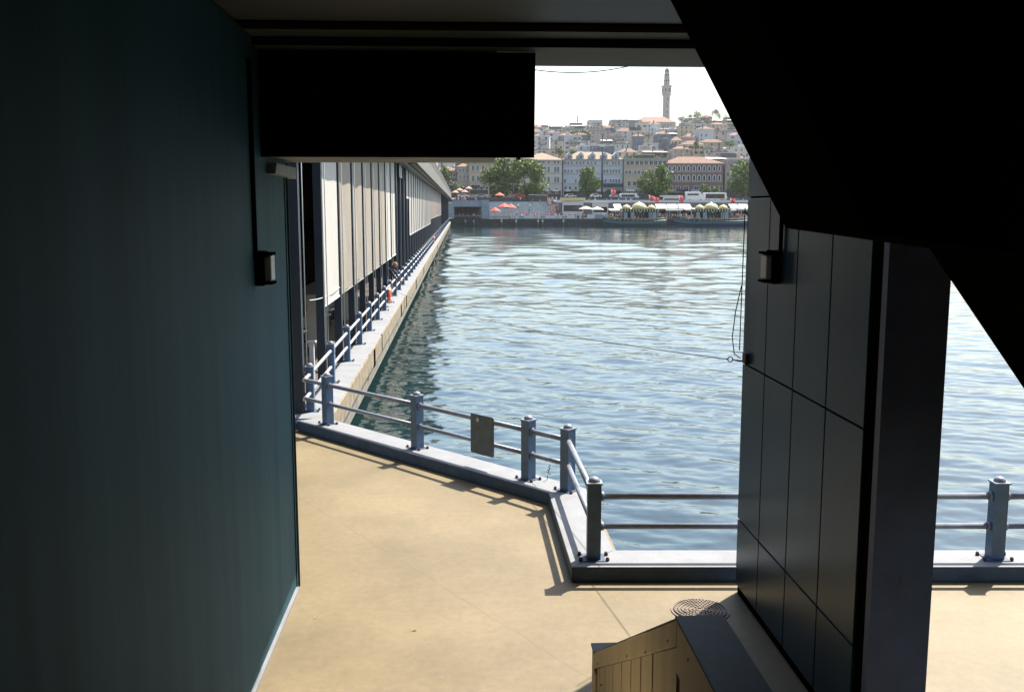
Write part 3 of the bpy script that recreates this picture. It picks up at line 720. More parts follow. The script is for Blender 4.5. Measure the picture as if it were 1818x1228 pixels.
# the person leaning over the bridge railing
lp = MB()
Y = 0.0
hip = Vector((0, 0, 0.95))
for s_ in (-1, 1):
    lp.tube([(-0.02, s_*0.09, 0.95), (0.03, s_*0.10, 0.50), (-0.05, s_*0.11, 0.09)], [0.105, 0.07, 0.048], 10, mi=1)
    lp.tube([(-0.09, s_*0.11, 0.05), (0.14, s_*0.12, 0.035)], [0.05, 0.038], 8, mi=3)
    el = Vector((0.46, s_*0.27, 1.06)); wr = Vector((0.62, s_*0.14, 0.90))
    lp.tube([(0.27, s_*0.17, 1.36), (0.40, s_*0.25, 1.20), el, wr], [0.068, 0.055, 0.048, 0.034], 8, mi=0)
    lp.ball(wr+Vector((0.05, -s_*0.02, -0.02)), (0.05, 0.038, 0.024), 8, 5, mi=2)
    for q in range(4):
        b0 = wr+Vector((0.08, -s_*0.02+(q-1.5)*0.02, -0.02)); ln = (0.8, 0.95, 1.0, 0.85)[q]
        lp.tube([b0, b0+Vector((0.04*ln, 0, -0.012)), b0+Vector((0.06*ln, 0, -0.04))], 0.009, 5, mi=2)
    lp.tube([wr+Vector((0.03, -s_*0.05, -0.01)), wr+Vector((0.06, -s_*0.08, -0.02)), wr+Vector((0.085, -s_*0.085, -0.03))], 0.010, 5, mi=2)
ring = []
for c, a, b in (((-0.03, 0.90), 0.12, 0.17), ((0.0, 1.0), 0.115, 0.165), ((0.10, 1.16), 0.12, 0.175), ((0.22, 1.34), 0.125, 0.20), ((0.31, 1.43), 0.085, 0.12), ((0.36, 1.47), 0.055, 0.056), ((0.41, 1.52), 0.052, 0.054)):
    for k in range(12):
        an = 2*math.pi*k/12; d = Vector((0.78, 0, -0.62)); ring.append(Vector((c[0], 0, c[1]))+d*(a*math.cos(an))+Vector((0, b*math.sin(an), 0)))
lp.add(ring, [(i*12+k, i*12+(k+1) % 12, (i+1)*12+(k+1) % 12, (i+1)*12+k) for i in range(6) for k in range(12)], True, 0)
lp.ball((0.46, 0, 1.57), (0.095, 0.078, 0.112), 12, 9, mi=2); lp.ball((0.555, 0, 1.54), (0.02, 0.015, 0.022), 6, 4, mi=2)
for s_ in (-1, 1): lp.ball((0.45, s_*0.08, 1.56), (0.02, 0.012, 0.03), 6, 4, mi=2); lp.ball((0.542, s_*0.032, 1.575), (0.008, 0.012, 0.009), 6, 4, mi=3)
po = bpy.data.objects.new('person', lp.mesh('person', [mat('navy_top', (0.03, 0.035, 0.06), 0.8), tr[1], M_skin, darkhair])); COL.objects.link(po)
po.location = (-3.54, 47.2, 0.195); po.rotation_euler[2] = R(-12); po.scale = (1.08, 1.08, 1.08)
tag(po, 'person in dark clothes with reddish hair leaning forward over the bridge railing', 'person')
hm = MB(); hm.ball((0.435, 0, 1.60), (0.102, 0.09, 0.105), 12, 8); hm.tube([(0.36, 0, 1.60), (0.33, 0, 1.5), (0.32, 0, 1.38)], [0.075, 0.06, 0.03], 8)
hm.build('hair', M_hair, po)

# ================================================================== FAR SHORE
QY = 315.0; QZ = 1.0
struct(MB().box(-320, 560, QY, 345, -4, QZ).build('quay', mat('dark_quay_stone', (0.06, 0.055, 0.045), 0.9, 0.4, 0.8, 0.4, 3)))
# terrain: plateau then hill
def lerp_tab(tab, x):
    if x <= tab[0][0]: return tab[0][1]
    for (a, b), (c, d) in zip(tab, tab[1:]):
        if x <= c: return b+(d-b)*(x-a)/(c-a)
    return tab[-1][1]
HT = [(338, 0.6), (347, 0.7), (352, 6.3), (400, 8.0), (450, 9.0), (520, 15), (650, 34), (850, 62), (1050, 86), (1150, 95), (1300, 88), (2600, 40)]
def terr(x, y):
    z = lerp_tab(HT, y); u = 816+x*1767/y
    k = lerp_tab([(700, 0.80), (950, 0.90), (1060, 0.93), (1130, 1.0), (1300, 1.02), (1600, 0.85), (2500, 0.5)], u)
    return 8+(z-8)*k if z > 9 else z
gx_ = [-900+i*20 for i in range(106)]; gy_ = [338, 347, 352, 375, 400, 450, 485, 520, 560, 600, 650, 700, 750, 800, 850, 900, 950, 1000, 1050, 1100, 1150, 1220, 1300, 1600, 2600]
m = MB(); vs = [(x, y, terr(x, y)) for y in gy_ for x in gx_]; n = len(gx_)
m.add(vs, [(j*n+i, j*n+i+1, (j+1)*n+i+1, (j+1)*n+i) for j in range(len(gy_)-1) for i in range(n-1)], True)
M_ground = mat('hill_ground', (0.16, 0.15, 0.12), 0.95, 0.3, 0.05)
struct(m.build('hillside_ground', M_ground))
struct(MB().box(-300, 420, 356, 398, 5.6, 8.02).build('road', mat('asphalt', (0.06, 0.06, 0.06), 0.9, 0.2, 0.5)))

# ---- windows meshes
def win_mesh(w_, h, arch=False):
    f = MB(); g = MB(); t = 0.14
    if arch:
        pts = [(w_/2, 0), (w_/2, h*0.7)]+[(w_/2*math.cos(R(a)), h*0.7+w_*0.5*math.sin(R(a))) for a in range(20, 180, 20)]+[(-w_/2, h*0.7), (-w_/2, 0)]
        pin = [(x*0.62, 0.15+z*0.84) for x, z in pts]
        f.prism(pts, -0.10, 0.0, 'y'); g.prism(pin, -0.13, -0.095, 'y')
    else:
        f.box(-w_/2-t, w_/2+t, -0.08, 0, -t, 0); f.box(-w_/2-t, w_/2+t, -0.08, 0, h, h+t)
        f.box(-w_/2-t, -w_/2, -0.08, 0, 0, h); f.box(w_/2, w_/2+t, -0.08, 0, 0, h); f.box(-0.04, 0.04, -0.07, 0, 0, h)
        g.box(-w_/2, w_/2, -0.03, -0.002, 0, h)
    return f, g
WC = {}
def window(par, x, z, y, w_, h, arch=False, frame=None):
    frame = frame or M_white
    key = (round(w_, 2), round(h, 2), arch, frame.name)
    if key not in WC:
        f, g = win_mesh(w_, h, arch); WC[key] = (f.mesh('window', frame), g.mesh('pane', M_glass))
    a = inst(WC[key][0], 'window', par, (x, y, z)); inst(WC[key][1], 'pane', a)

def facade(u0, u1, v0, v1, Y, depth, wall_m, label, rows, roof=None, frame=None, name='building'):
    """rows: list of (v_top, v_bottom, [u centres], width px, arch)"""
    a = atY(u0, v1, Y); b = atY(u1, v0, Y); s_ = sz(Y)
    W = b.x-a.x; H0 = a.z; Hh = b.z-H0
    o = thing(name, label, 'building', (a.x, Y, H0))
    m = MB(); m.box(0, W, 0, depth, -2, Hh); m.build('wall', wall_m, o)
    for (vt, vb, us, wp, arch) in rows:
        for u in us:
            q = atY(u, vb, Y); q2 = atY(u, vt, Y)
            window(o, q.x-a.x, q.z-H0, -0.01, wp*s_, (q2.z-q.z), arch, frame)
    if name == 'building' and Y < 450:
        m = MB(); m.box(0.4, W-0.4, -0.06, 0.02, 0.0, 3.1); m.build('shopfront', M_glass, o)
        k = 0; x_ = 0.8
        while x_ < W-3:
            w2 = rnd.uniform(2.2, 4.2); m = MB(); m.prism([(-1.5, 2.75), (-0.07, 3.45), (-0.07, 3.6), (-1.5, 2.9)], x_, min(x_+w2, W-0.5), 'x')
            m.build('shop_awning', rnd.choice([M_cream, M_greyc, C4, M_col, C7, M_hull, M_greyc]), o); x_ += w2+rnd.uniform(0.2, 1.5)
        m = MB()
        for (vt, vb, us, wp, arch) in rows:
            q = atY(u0, vb+1.6, Y).z-H0; m.box(-0.12, W+0.12, -0.16, 0.0, q-0.14, q+0.14)
        m.box(-0.2, W+0.2, -0.35, 0.0, Hh-0.55, Hh-0.05); m.build('string_course', M_stone, o)
    if roof == 'flat':
        m = MB(); m.box(-0.3, W+0.3, -0.3, depth+0.3, Hh, Hh+0.5); m.build('cornice', M_stone, o)
    elif roof:
        rm, rh = roof
        m = MB(); i_ = min(W, depth)*0.45
        m.add([(-0.5, -0.5, Hh), (W+0.5, -0.5, Hh), (W+0.5, depth+.5, Hh), (-0.5, depth+.5, Hh), (i_, depth/2, Hh+rh), (W-i_, depth/2, Hh+rh)],
              [(0, 1, 5, 4), (1, 2, 5), (2, 3, 4, 5), (3, 0, 4), (3, 2, 1, 0)]); m.build('roof', rm, o)
    return o, W, Hh, H0, a
C1 = mat('cream_white_wall', (0.50, 0.45, 0.37), 0.9, 0.08, 0.4); C2 = mat('cool_grey_wall', (0.42, 0.42, 0.43), 0.9, 0.08, 0.4)
C3 = mat('beige_wall', (0.43, 0.34, 0.23), 0.9, 0.1, 0.4); C4 = mat('brick_wall', (0.17, 0.105, 0.085), 0.9, 0.25, 0.5)
C5 = mat('pink_grey_wall', (0.38, 0.29, 0.24), 0.9, 0.12, 0.3); C6 = mat('slate_wall', (0.13, 0.15, 0.17), 0.9, 0.15, 0.3)
C7 = mat('ochre_wall', (0.42, 0.28, 0.13), 0.9, 0.15, 0.3); C8 = mat('sand_wall', (0.45, 0.37, 0.27), 0.9, 0.12, 0.3)
M_tan = mat('tan_roof', (0.22, 0.17, 0.12), 0.9, 0.15, 0.4)
BY = 412.0
# A: cream white palace-like front
facade(930, 998, 284, 352, BY, 16, C1, 'cream white three storey building with tan hipped roof, left of the long grey front',
       [(286, 290, [935, 947, 957, 965, 974, 985, 991], 4, False), (296, 306, [935, 949, 957, 967, 974, 986, 991], 3.6, False), (314, 324, [949, 957, 967, 974, 986, 991], 3.6, False), (334, 342, [940, 950, 962, 975, 988], 4, False)], (M_tan, 3.2))
# B: long grey white
facade(999.5, 1106, 283, 352, BY+1, 15, C2, 'long pale grey four storey building with dormers, behind the tall mast',
       [(287, 292, [1003, 1009, 1015, 1024, 1030, 1036, 1044, 1050, 1057, 1073, 1078, 1088, 1093, 1099], 3.2, False),
        (301, 307, [1003, 1009, 1015, 1025, 1030, 1036, 1073, 1078, 1084, 1089, 1094, 1099], 3.2, False),
        (318, 325, [1003, 1022, 1070, 1075, 1084, 1089, 1094, 1099], 3.2, False), (331, 337, [1004, 1012, 1022, 1035, 1046], 4, False)], (M_tan, 3.4))
# dormers on B as little house fronts are parts of it: separate loop, children of the last building
oB = [o for o in COL.objects if o.name.startswith('building') and 'long pale grey' in o.get('label', '')][0]
for u in (1011, 1031, 1052, 1073, 1094):
    q = atY(u, 283, BY+1)-Vector(oB.location)
    m = MB(); m.prism([(-1.3, 0), (1.3, 0), (1.3, 1.8), (0, 3.0), (-1.3, 1.8)], 0.2, 4.5, 'y'); d = m.build('dormer', C2, oB, (q.x, 0, q.z))
    window(d, 0, 0.4, 0.19, 1.0, 1.2)
m = MB(); q = atY(1070, 332, BY)-Vector(oB.location); q2 = atY(1105, 326, BY)-Vector(oB.location); m.box(q.x, q2.x, -1.6, -0.02, q.z, q2.z); m.build('shop_awning', M_col, oB)
# C: beige with planted roof terrace
oC, W, Hh, H0, a = facade(1107, 1186, 283, 352, BY, 15, C3, 'beige four storey building with planted roof terrace beside the brick one',
       [(286, 293, [1115, 1122, 1131, 1139, 1147, 1156, 1164, 1172, 1180], 6.0, False), (303, 309, [1112, 1118, 1128, 1134, 1141, 1150], 4.2, False), (322, 330, [1117, 1126, 1134, 1142], 5, False), (336, 342, [1113, 1122, 1131], 6, False)], 'flat')
m = MB()
for i in range(500):
    x = rnd.uniform(0.3, W-0.3); y = rnd.uniform(0.2, 2.2); z = Hh+0.5+abs(rnd.gauss(0, 0.7)); s_ = 0.35
    a1 = rnd.uniform(0, 6.28); t_ = rnd.uniform(-1, 1)
    m.add([(x+s_*math.cos(a1), y+s_*math.sin(a1), z-s_*t_), (x, y, z+s_), (x-s_*math.cos(a1), y-s_*math.sin(a1), z+s_*t_)], [(0, 1, 2)])
m.build('terrace_planting', M_leafd, oC)
# D: brick, arched white windows, orange roof
u8 = [1197, 1205.5, 1214, 1222, 1232, 1241, 1250, 1259, 1268, 1277]
facade(1181, 1284, 290, 352, BY-1, 15, C4, 'dark brick building with two rows of white arched windows and orange roof',
       [(294, 304, u8+[1189], 6.2, True), (310, 321, u8, 6.2, True), (331, 340, [1190, 1204, 1218, 1236, 1250, 1264, 1278], 8, False)], (M_tile, 3.0), M_white)
facade(1286, 1336, 286, 352, BY+2, 15, C5, 'pinkish grey building right of the brick one with red terrace awning',
       [(291, 297, [1298, 1307, 1316, 1326], 5, False), (306, 313, [1292, 1301, 1310, 1322], 4.5, False), (322, 330, [1292, 1302, 1312], 4.5, False)], 'flat')
# left of the trees (behind the bridge end)
facade(833, 868, 289, 345, BY, 14, C3, 'tan three storey building beside the bridge end, left of the tree pair',
       [(294, 303, [840, 848, 858], 4, False), (312, 322, [840, 849, 858], 4, False), (328, 335, [840, 850, 860], 4, False)], 'flat')
facade(770, 817, 303, 345, BY+4, 12, C4, 'low red brown building with orange roof above the bridge rail',
       [(308, 314, [778, 788, 797, 806], 4, False), (322, 328, [778, 790, 800, 810], 4, False)], (M_tile, 2.0))
facade(812, 834, 296, 345, BY+2, 12, C5, 'narrow pink grey building between the orange roofed and tan buildings',
       [(300, 306, [817, 823, 829], 3, False), (311, 318, [817, 824, 830], 3, False)], (M_tile, 1.6))
facade(868, 931, 292, 345, BY+6, 14, C8, 'sand coloured building mostly hidden behind the tree pair', [(297, 304, [876, 886, 897, 908, 920], 4, False), (314, 321, [876, 886, 897, 908, 920], 4, False)], 'flat')
facade(1338, 1440, 290, 352, BY, 15, C1, 'cream building hidden behind the right pillar', [(296, 304, [1350+i*12 for i in range(8)], 4, False), (314, 322, [1350+i*12 for i in range(8)], 4, False)], (M_tile, 3))
facade(1444, 1560, 288, 352, BY+1, 15, C2, 'grey building far right behind the pillar', [(294, 302, [1454+i*12 for i in range(9)], 4, False), (312, 320, [1454+i*12 for i in range(9)], 4, False)], 'flat')
facade(640, 768, 296, 345, BY, 15, C2, 'grey building hidden behind the bridge', [(302, 309, [650+i*12 for i in range(9)], 4, False)], (M_tile, 3))

# ---- hillside houses
pal = [(C1, 'cream'), (C2, 'cool grey'), (C3, 'beige'), (C5, 'pinkish'), (C6, 'slate blue'), (C8, 'sandy'), (C8, 'sandy'), (C1, 'cream'), (C2, 'cool grey')]
M_flatr = mat('pale_flat_roof', (0.55, 0.52, 0.47), 0.9, 0.15, 0.3); M_awn = mat('white_roof_awning', (0.78, 0.74, 0.68), 0.85, 0.05, 0.3)
def whereu(u):
    for lim, t_ in ((905, 'behind the left tree pair'), (950, 'left by the dark beam edge'), (1000, 'above the cream white front'), (1040, 'left of the tall mast'), (1075, 'straight behind the tall mast'), (1110, 'right of the tall mast'),
                    (1150, 'left below the tower'), (1205, 'straight below the tower'), (1250, 'right below the tower'), (1300, 'towards the slanting staircase')):
        if u < lim: return t_
    if u < 1420: return 'just right of the pillar edge'
    return 'far to the right behind the pillar'
def house(u, v_base, Y, wpx, hpx, row):
    s_ = sz(Y); W = wpx*s_; Hh = hpx*s_; D = rnd.uniform(9, 14)
    x = (u-816)/1767*Y; z = terr(x, Y)
    cm_, cname = pal[rnd.randrange(len(pal))]
    kind = rnd.choice(['flat', 'flat', 'awning', 'awning', 'tile', 'tile', 'tile', 'dark', 'dark'])
    lab = {'flat': 'flat pale roof', 'awning': 'white roof terrace awning', 'tile': 'orange tiled roof', 'dark': 'dark roof with parapet'}[kind]
    st = max(2, int(Hh/3.2))
    o = thing('hillside_house', '%s house, %s, %s, %s' % (cname, lab, row, whereu(u)), 'house', (x-W/2, Y, z), R(rnd.uniform(-10, 10)), 'houses on the hillside')
    m = MB(); m.box(0, W, 0, D, -6, Hh); m.build('wall', cm_, o)
    if kind == 'tile':
        rh = rnd.uniform(1.8, 3.2); m = MB(); i_ = min(W*0.4, D*0.45)
        m.add([(-0.4, -0.4, Hh), (W+0.4, -0.4, Hh), (W+0.4, D+.4, Hh), (-0.4, D+.4, Hh), (i_, D/2, Hh+rh), (W-i_, D/2, Hh+rh)], [(0, 1, 5, 4), (1, 2, 5), (2, 3, 4, 5), (3, 0, 4), (3, 2, 1, 0)]); m.build('roof', M_tile, o)
    elif kind == 'awning':
        m = MB(); m.add([(0.3, -0.6, Hh+2.1), (W-0.3, -0.6, Hh+2.1), (W-0.3, D*0.6, Hh+3.0), (0.3, D*0.6, Hh+3.0), (0.3, -0.6, Hh+1.95), (W-0.3, -0.6, Hh+1.95), (W-0.3, D*0.6, Hh+2.85), (0.3, D*0.6, Hh+2.85)],
                        [(0, 1, 2, 3), (7, 6, 5, 4), (0, 4, 5, 1), (1, 5, 6, 2), (2, 6, 7, 3), (3, 7, 4, 0)]); aw = m.build('awning', M_awn, o)
        m = MB(); m.box(0.4, W-0.4, 1.2, D*0.6, Hh, Hh+1.9); m.build('penthouse', M_glass, o)
    else:
        m = MB(); rm = M_flatr if kind == 'flat' else C6
        m.box(-0.25, W+0.25, -0.25, D+.25, Hh, Hh+0.5)
        m.build('roof', rm, o)
        m = MB(); bx = rnd.uniform(0.5, max(0.6, W-4.5)); m.box(bx, bx+rnd.uniform(2, 4), 2, 6, Hh+0.5, Hh+rnd.uniform(1.8, 3)); m.build('stair_tower', cm_, o)
    if rnd.random() < 0.5:                    # balconies
        b0 = rnd.uniform(0.0, 0.4)*W; b1 = b0+rnd.uniform(0.35, 0.6)*W
        for r_ in range(1, st):
            zz = Hh-r_*3.2-0.05
            if zz < 2.5: break
            m = MB(); m.box(b0, min(b1, W), -1.1, -0.012, zz-0.18, zz); m.box(b0, min(b1, W), -1.12, -1.05, zz, zz+0.9); m.build('balcony', rnd.choice([M_stone, C6, cm_]), o)
    if rnd.random() < 0.35 and kind in ('flat', 'dark') and W > 6:
        m = MB(); m.box(0.8, W*0.55, 3.0, D-1, Hh+0.5, Hh+3.1); m.build('setback_floor', pal[rnd.randrange(len(pal))][0], o)
        m = MB(); m.box(0.5, W*0.55+0.4, 1.2, D-0.8, Hh+3.1, Hh+3.3); m.build('terrace_roof', rnd.choice([M_awn, M_tile, M_flatr]), o)
    if rnd.random() < 0.55:
        m = MB(); cx = rnd.uniform(1, W-1.5); m.box(cx, cx+0.8, 1.5, 2.3, Hh+0.5, Hh+rnd.uniform(2, 3.6)); m.build('chimney', C4, o)
    wskip = rnd.choice([0.05, 0.2, 0.4]); nwin = max(2, int(W/rnd.uniform(2.2, 4.2))); ww, wh = rnd.choice([(1.1, 1.7), (1.7, 1.5), (0.9, 1.8), (2.2, 1.4), (1.3, 2.1)])
    for r_ in range(st):
        zz = Hh-(r_+1)*3.2+0.7
        if zz < 0.3: break
        for c in range(nwin):
            if rnd.random() < wskip: continue
            window(o, (c+0.5)*W/nwin, zz, -0.01, ww, wh, False, M_stone if rnd.random() < 0.5 else M_white)
    return o
rows = [(455, 'lowest behind waterfront'), (490, 'low on slope'), (530, 'low on slope'), (580, 'low mid slope'), (640, 'mid slope'), (700, 'mid slope'), (770, 'upper slope'), (840, 'upper slope'), (920, 'high on slope'), (1000, 'under skyline'), (1080, 'on skyline')]
for Y, rn in rows:
    u = 790-rnd.uniform(0, 20)
    while u < 1500:
        s_ = sz(Y); wpx = rnd.uniform(7, 17)/s_; hpx = rnd.uniform(7, 15)/s_
        if Y > 900: hpx *= 0.75
        if Y > 900 and 1122 < u+wpx/2 < 1205: u += wpx; continue
        yy = Y+rnd.uniform(-18, 18)
        if (u < 900 or u > 1345) and rnd.random() < 0.25: u += wpx; continue
        house(u+wpx/2, 0, yy, wpx, hpx, rn); u += wpx*rnd.uniform(0.92, 1.35)

# ---- the fire tower and its long building
TY = 1150.0; ts = sz(TY)
tb = atY(1182.5, 212, TY)
tw = thing('stone_tower', 'tall pale stone watch tower with tiered top on the skyline', 'tower', (tb.x, TY, tb.z-6))
def tz(v): return (212-v)*ts+6
prof = [(6.6, 0), (6.5, tz(206)), (6.3, tz(190)), (6.2, tz(174)), (6.6, tz(171)), (8.6, tz(168)), (8.9, tz(166))]
m = MB(); m.lathe([(r*ts, z) for r, z in [(6.7, 0), (6.5, tz(200)), (6.3, tz(186)), (6.3, tz(173)), (7.4, tz(171)), (9.0, tz(168.5))]], n=16, smooth=True)
m.build('shaft', M_stone, tw)
m = MB(); m.lathe([(9.0*ts, tz(168.5)), (8.3*ts, tz(167)), (8.3*ts, tz(157)), (10.0*ts, tz(155.6)), (10.0*ts, tz(154.4))], n=16, smooth=False); m.build('gallery', M_stone, tw)
m = MB(); m.lathe([(5.5*ts, tz(154.4)), (5.2*ts, tz(152)), (6.3*ts, tz(150.5)), (6.3*ts, tz(149.5)), (5.0*ts, tz(149.3)), (4.9*ts, tz(142)), (5.8*ts, tz(141)), (5.8*ts, tz(140)), (4.5*ts, tz(139.8)), (4.3*ts, tz(133.5)), (5.0*ts, tz(132.7)), (5.0*ts, tz(131.8)), (3.6*ts, tz(131.5)), (3.4*ts, tz(127)), (2.4*ts, tz(124.8)), (0.6*ts, tz(123.6)), (0.4*ts, tz(120.5))], n=12, smooth=False); m.build('tiers', M_stone, tw)
twin = MB().box(-0.55, 0.55, -0.25, 0.25, -1.2, 1.2).mesh('window', M_glass)
for v, r in ((162, 8.3), (146, 5.0), (136.5, 4.4), (129, 3.5)):
    for k in range(8):
        a = R(22.5+45*k); inst(twin, 'window', tw, (r*ts*0.985*math.cos(a), r*ts*0.985*math.sin(a), tz(v)), a+math.pi/2, (1.0, 1, 1.0 if v != 162 else 1.6))
for v in (178, 190, 200): inst(twin, 'window', tw, (0.3, -6.35*ts, tz(v)), 0, (0.8, 1, 0.8))
oU, W, Hh, H0, a = facade(1128, 1200, 217, 228, 1105, 26, C8, 'long sandy building with pink tiled roof at the foot of the tower', [(219.5, 224, [1134+i*5.2 for i in range(12)], 1.6, False)], (mat('pink_tile', (0.25, 0.14, 0.105), 0.9, 0.2, 0.2), 7.0))
mn = atY(1025.5, 222, 1120); mt = thing('minaret', 'slender minaret with pointed cap on the left skyline', 'minaret', (mn.x, 1120, mn.z-4))
m = MB(); s_ = sz(1120); m.lathe([(1.5*s_, 0), (1.3*s_, 8*s_+4), (1.9*s_, 8.4*s_+4), (1.9*s_, 9.2*s_+4), (1.0*s_, 9.3*s_+4), (0.9*s_, 12*s_+4)], n=10); m.build('shaft', C5, mt)
m = MB(); m.lathe([(1.2*s_, 12*s_+4), (0.15*s_, 20*s_+4)], n=10); m.build('cap', C6, mt)
facade(1046, 1070, 214, 236, 1060, 20, C2, 'blocky cool grey building with tall white window bays on the left skyline', [(221, 226, [1050+i*4 for i in range(5)], 1.8, False), (228, 233, [1050+i*4 for i in range(5)], 1.8, False)], 'flat')
facade(1110, 1130, 214, 236, 1090, 20, C6, 'slate blue block left of the tower building', [(219, 223, [1114, 1119, 1124], 2, False)], 'flat')

# ---- trees
def leaf_crown(rx, ry, rz, n, size, seed, nclump=14):
    r_ = random.Random(seed); m = MB(); cl_ = []
    for i in range(nclump):
        a = r_.uniform(0, 6.28); t_ = r_.uniform(-0.85, 0.95); q = math.sqrt(1-t_*t_)*r_.uniform(0.35, 0.9)
        q *= (1.0-0.25*max(0, t_))
        cl_.append((Vector((rx*q*math.cos(a), ry*q*math.sin(a), rz*t_*0.78)), r_.uniform(0.34, 0.52)))
    for i in range(n):
        c, cr = cl_[r_.randrange(nclump)]
        d = Vector((r_.gauss(0, 1), r_.gauss(0, 1), r_.gauss(0, 1))).normalized()*(r_.random()**0.4)
        p = c+Vector((d.x*rx*cr, d.y*ry*cr, d.z*rz*cr))
        a = Vector((r_.gauss(0, 1), r_.gauss(0, 1), r_.gauss(0, 1))).normalized(); b = a.cross(Vector((r_.gauss(0, 1), r_.gauss(0, 1), r_.gauss(0, 1)))).normalized()
        s_ = size*r_.uniform(0.6, 1.3)
        m.add([p-a*s_, p+b*s_*0.55, p+a*s_, p-b*s_*0.55], [(0, 1, 2, 3)], False, 0 if r_.random() < 0.6 else 1)
    return m
def tree(u0, u1, v0, v1, Y, seed, label, n=4200, trunk=True, name='tree', mats_=None, group=None):
    s_ = sz(Y); base = atY((u0+u1)/2, v1, Y); W = (u1-u0)*s_; H = (v1-v0)*s_
    o = thing(name, label, 'tree' if name == 'tree' else 'bush', (base.x, Y, base.z), 0, group)
    tr_h = H*0.10 if trunk else 0.0
    cz = tr_h+(H-tr_h)/2
    m = leaf_crown(W/2*1.1, W/2*1.1, (H-tr_h)/2*1.1, int(n*1.15), 0.42*max(0.7, H/12), seed); m.build('crown', mats_ or [M_leaf, M_leafd], o, (0, 0, cz))
    m = MB(); m.tube([(0, 0, -1), (0.1, 0, tr_h), (0, 0.1, cz), (0.1, 0, cz+H*0.25)], [0.30, 0.24, 0.15, 0.05], 8)
    r_ = random.Random(seed)
    for k in range(6):
        a = k*1.05+r_.uniform(0, .5); zz = tr_h+(H-tr_h)*r_.uniform(0.0, 0.5)
        m.tube([(0, 0, zz), (W*0.18*math.cos(a), W*0.18*math.sin(a), zz+H*0.1), (W*0.36*math.cos(a), W*0.36*math.sin(a), zz+H*0.2)], [0.12, 0.08, 0.03], 6)
    m.build('trunk', M_bark, o); return o
tree(859, 912, 283, 352, 385, 1, 'broad green tree, left one of the pair below the box beam')
tree(898, 966, 286, 353, 380, 2, 'broad yellow green tree, right one of the pair below the box beam', 5200)
tree(1027, 1065, 301, 354, 378, 3, 'cone shaped green tree in front of the long grey building')
tree(1138, 1188, 292, 356, 376, 4, 'dense rounded tree between the beige and brick buildings', 4800)
tree(1292, 1345, 290, 352, 378, 5, 'large tree at the right beside the dark pillar', 4800)
tree(1240, 1262, 326, 350, 380, 6, 'low bush below the brick building, left one', 900, False, 'bush')
tree(1262, 1286, 332, 350, 382, 7, 'low bush below the brick building, right one', 900, False, 'bush')
tree(778, 800, 296, 332, 395, 8, 'small tree behind the far end of the bridge', 1200)
tree(802, 820, 322, 345, 392, 9, 'low tree beside the orange parasols', 900)
DL = [M_leafd, M_leaf]
for i, (a, b, c, d) in enumerate(((1202, 1216, 205, 219), (1216, 1231, 203, 222), (1228, 1247, 198, 224), (1245, 1254, 207, 222), (1262, 1283, 196, 216), (1283, 1296, 204, 222), (1080, 1090, 214, 224))):
    tree(a, b, c, d, 1070+i*4, 20+i, 'hazy tree on the skyline, '+('nearest the tower on its right', 'second to the right of the tower', 'tallest right of the tower', 'small right of the tallest one', 'round lone one farther right', 'at the slanting staircase edge', 'small one left of the tower')[i], 1300, True, 'tree', DL)
for i, (a, b, c, d, Y) in enumerate(((1228, 1242, 252, 266, 620), (1284, 1306, 250, 262, 600), (1010, 1022, 266, 276, 500), (1052, 1064, 232, 246, 820), (1205, 1216, 226, 236, 900), (985, 1000, 264, 277, 500), (1195, 1206, 246, 258, 700))):
    tree(a, b, c, d, Y, 40+i, 'dark green tree among the hillside houses '+whereu((a+b)/2), 800, True, 'tree', DL, 'trees among the hillside houses')
hg = MB()
for i in range(900):
    x = rnd.uniform(-1, 1); p = atY(1024+x*26, 234+6*x*x-1+rnd.uniform(-1.5, 1.5), 835+rnd.uniform(-3, 3)); s_ = 0.9; a = Vector((rnd.gauss(0, 1), rnd.gauss(0, 1), rnd.gauss(0, 1))).normalized(); b = a.orthogonal()
    hg.add([p-a*s_, p+b*s_*.6, p+a*s_, p-b*s_*.6], [(0, 1, 2, 3)])
tag(hg.build('hedge', M_leafd), 'arched dark green hedge on a terrace of the left slope', 'hedge')

# ---- waterfront things
ms = atY(1068.5, 352, 365)
mast = thing('light_mast', 'very tall dark lighting mast rising before the long grey building', 'mast', (ms.x, 365, ms.z-1))
hM = 116*sz(365)
m = MB(); m.tube([(0, 0, 0), (0, 0, hM)], [0.42, 0.2], 10); m.build('pole', M_col, mast)
m = MB(); m.box(-0.8, 0.8, -0.5, 0.5, hM, hM+0.7); m.build('camera_head', M_greyc, mast)
m = MB(); m.box(-0.9, 0.9, -0.6, 0.2, hM-4.4, hM-3.6); m.build('floodlight', M_white, mast)
def lamp_post(u, v0, v1, Y, label):
    b = atY(u, v1, Y); h = (v1-v0)*sz(Y); o = thing('street_lamp', label, 'street lamp', (b.x, Y, b.z), 0, 'street lamps on the far quay')
    m = MB(); m.tube([(0, 0, 0), (0, 0, h)], 0.09, 8); m.build('pole', M_col, o)
    m = MB(); m.tube([(-0.7, 0, h), (0.7, 0, h)], 0.06, 6); m.build('arm', M_col, o)
    for s_ in (-0.8, 0.8): m = MB(); m.box(s_-0.3, s_+0.3, -0.15, 0.15, h-0.1, h+0.1); m.build('lamp_head', M_greyc, o)
lamp_post(1046, 288, 354, 362, 'street lamp behind the cone shaped tree'); lamp_post(1185, 305, 352, 362, 'street lamp right of the dense rounded tree')
lamp_post(911, 328, 375, 340, 'street lamp beside the red parasols'); lamp_post(1143, 318, 352, 366, 'street lamp left of the dense rounded tree')

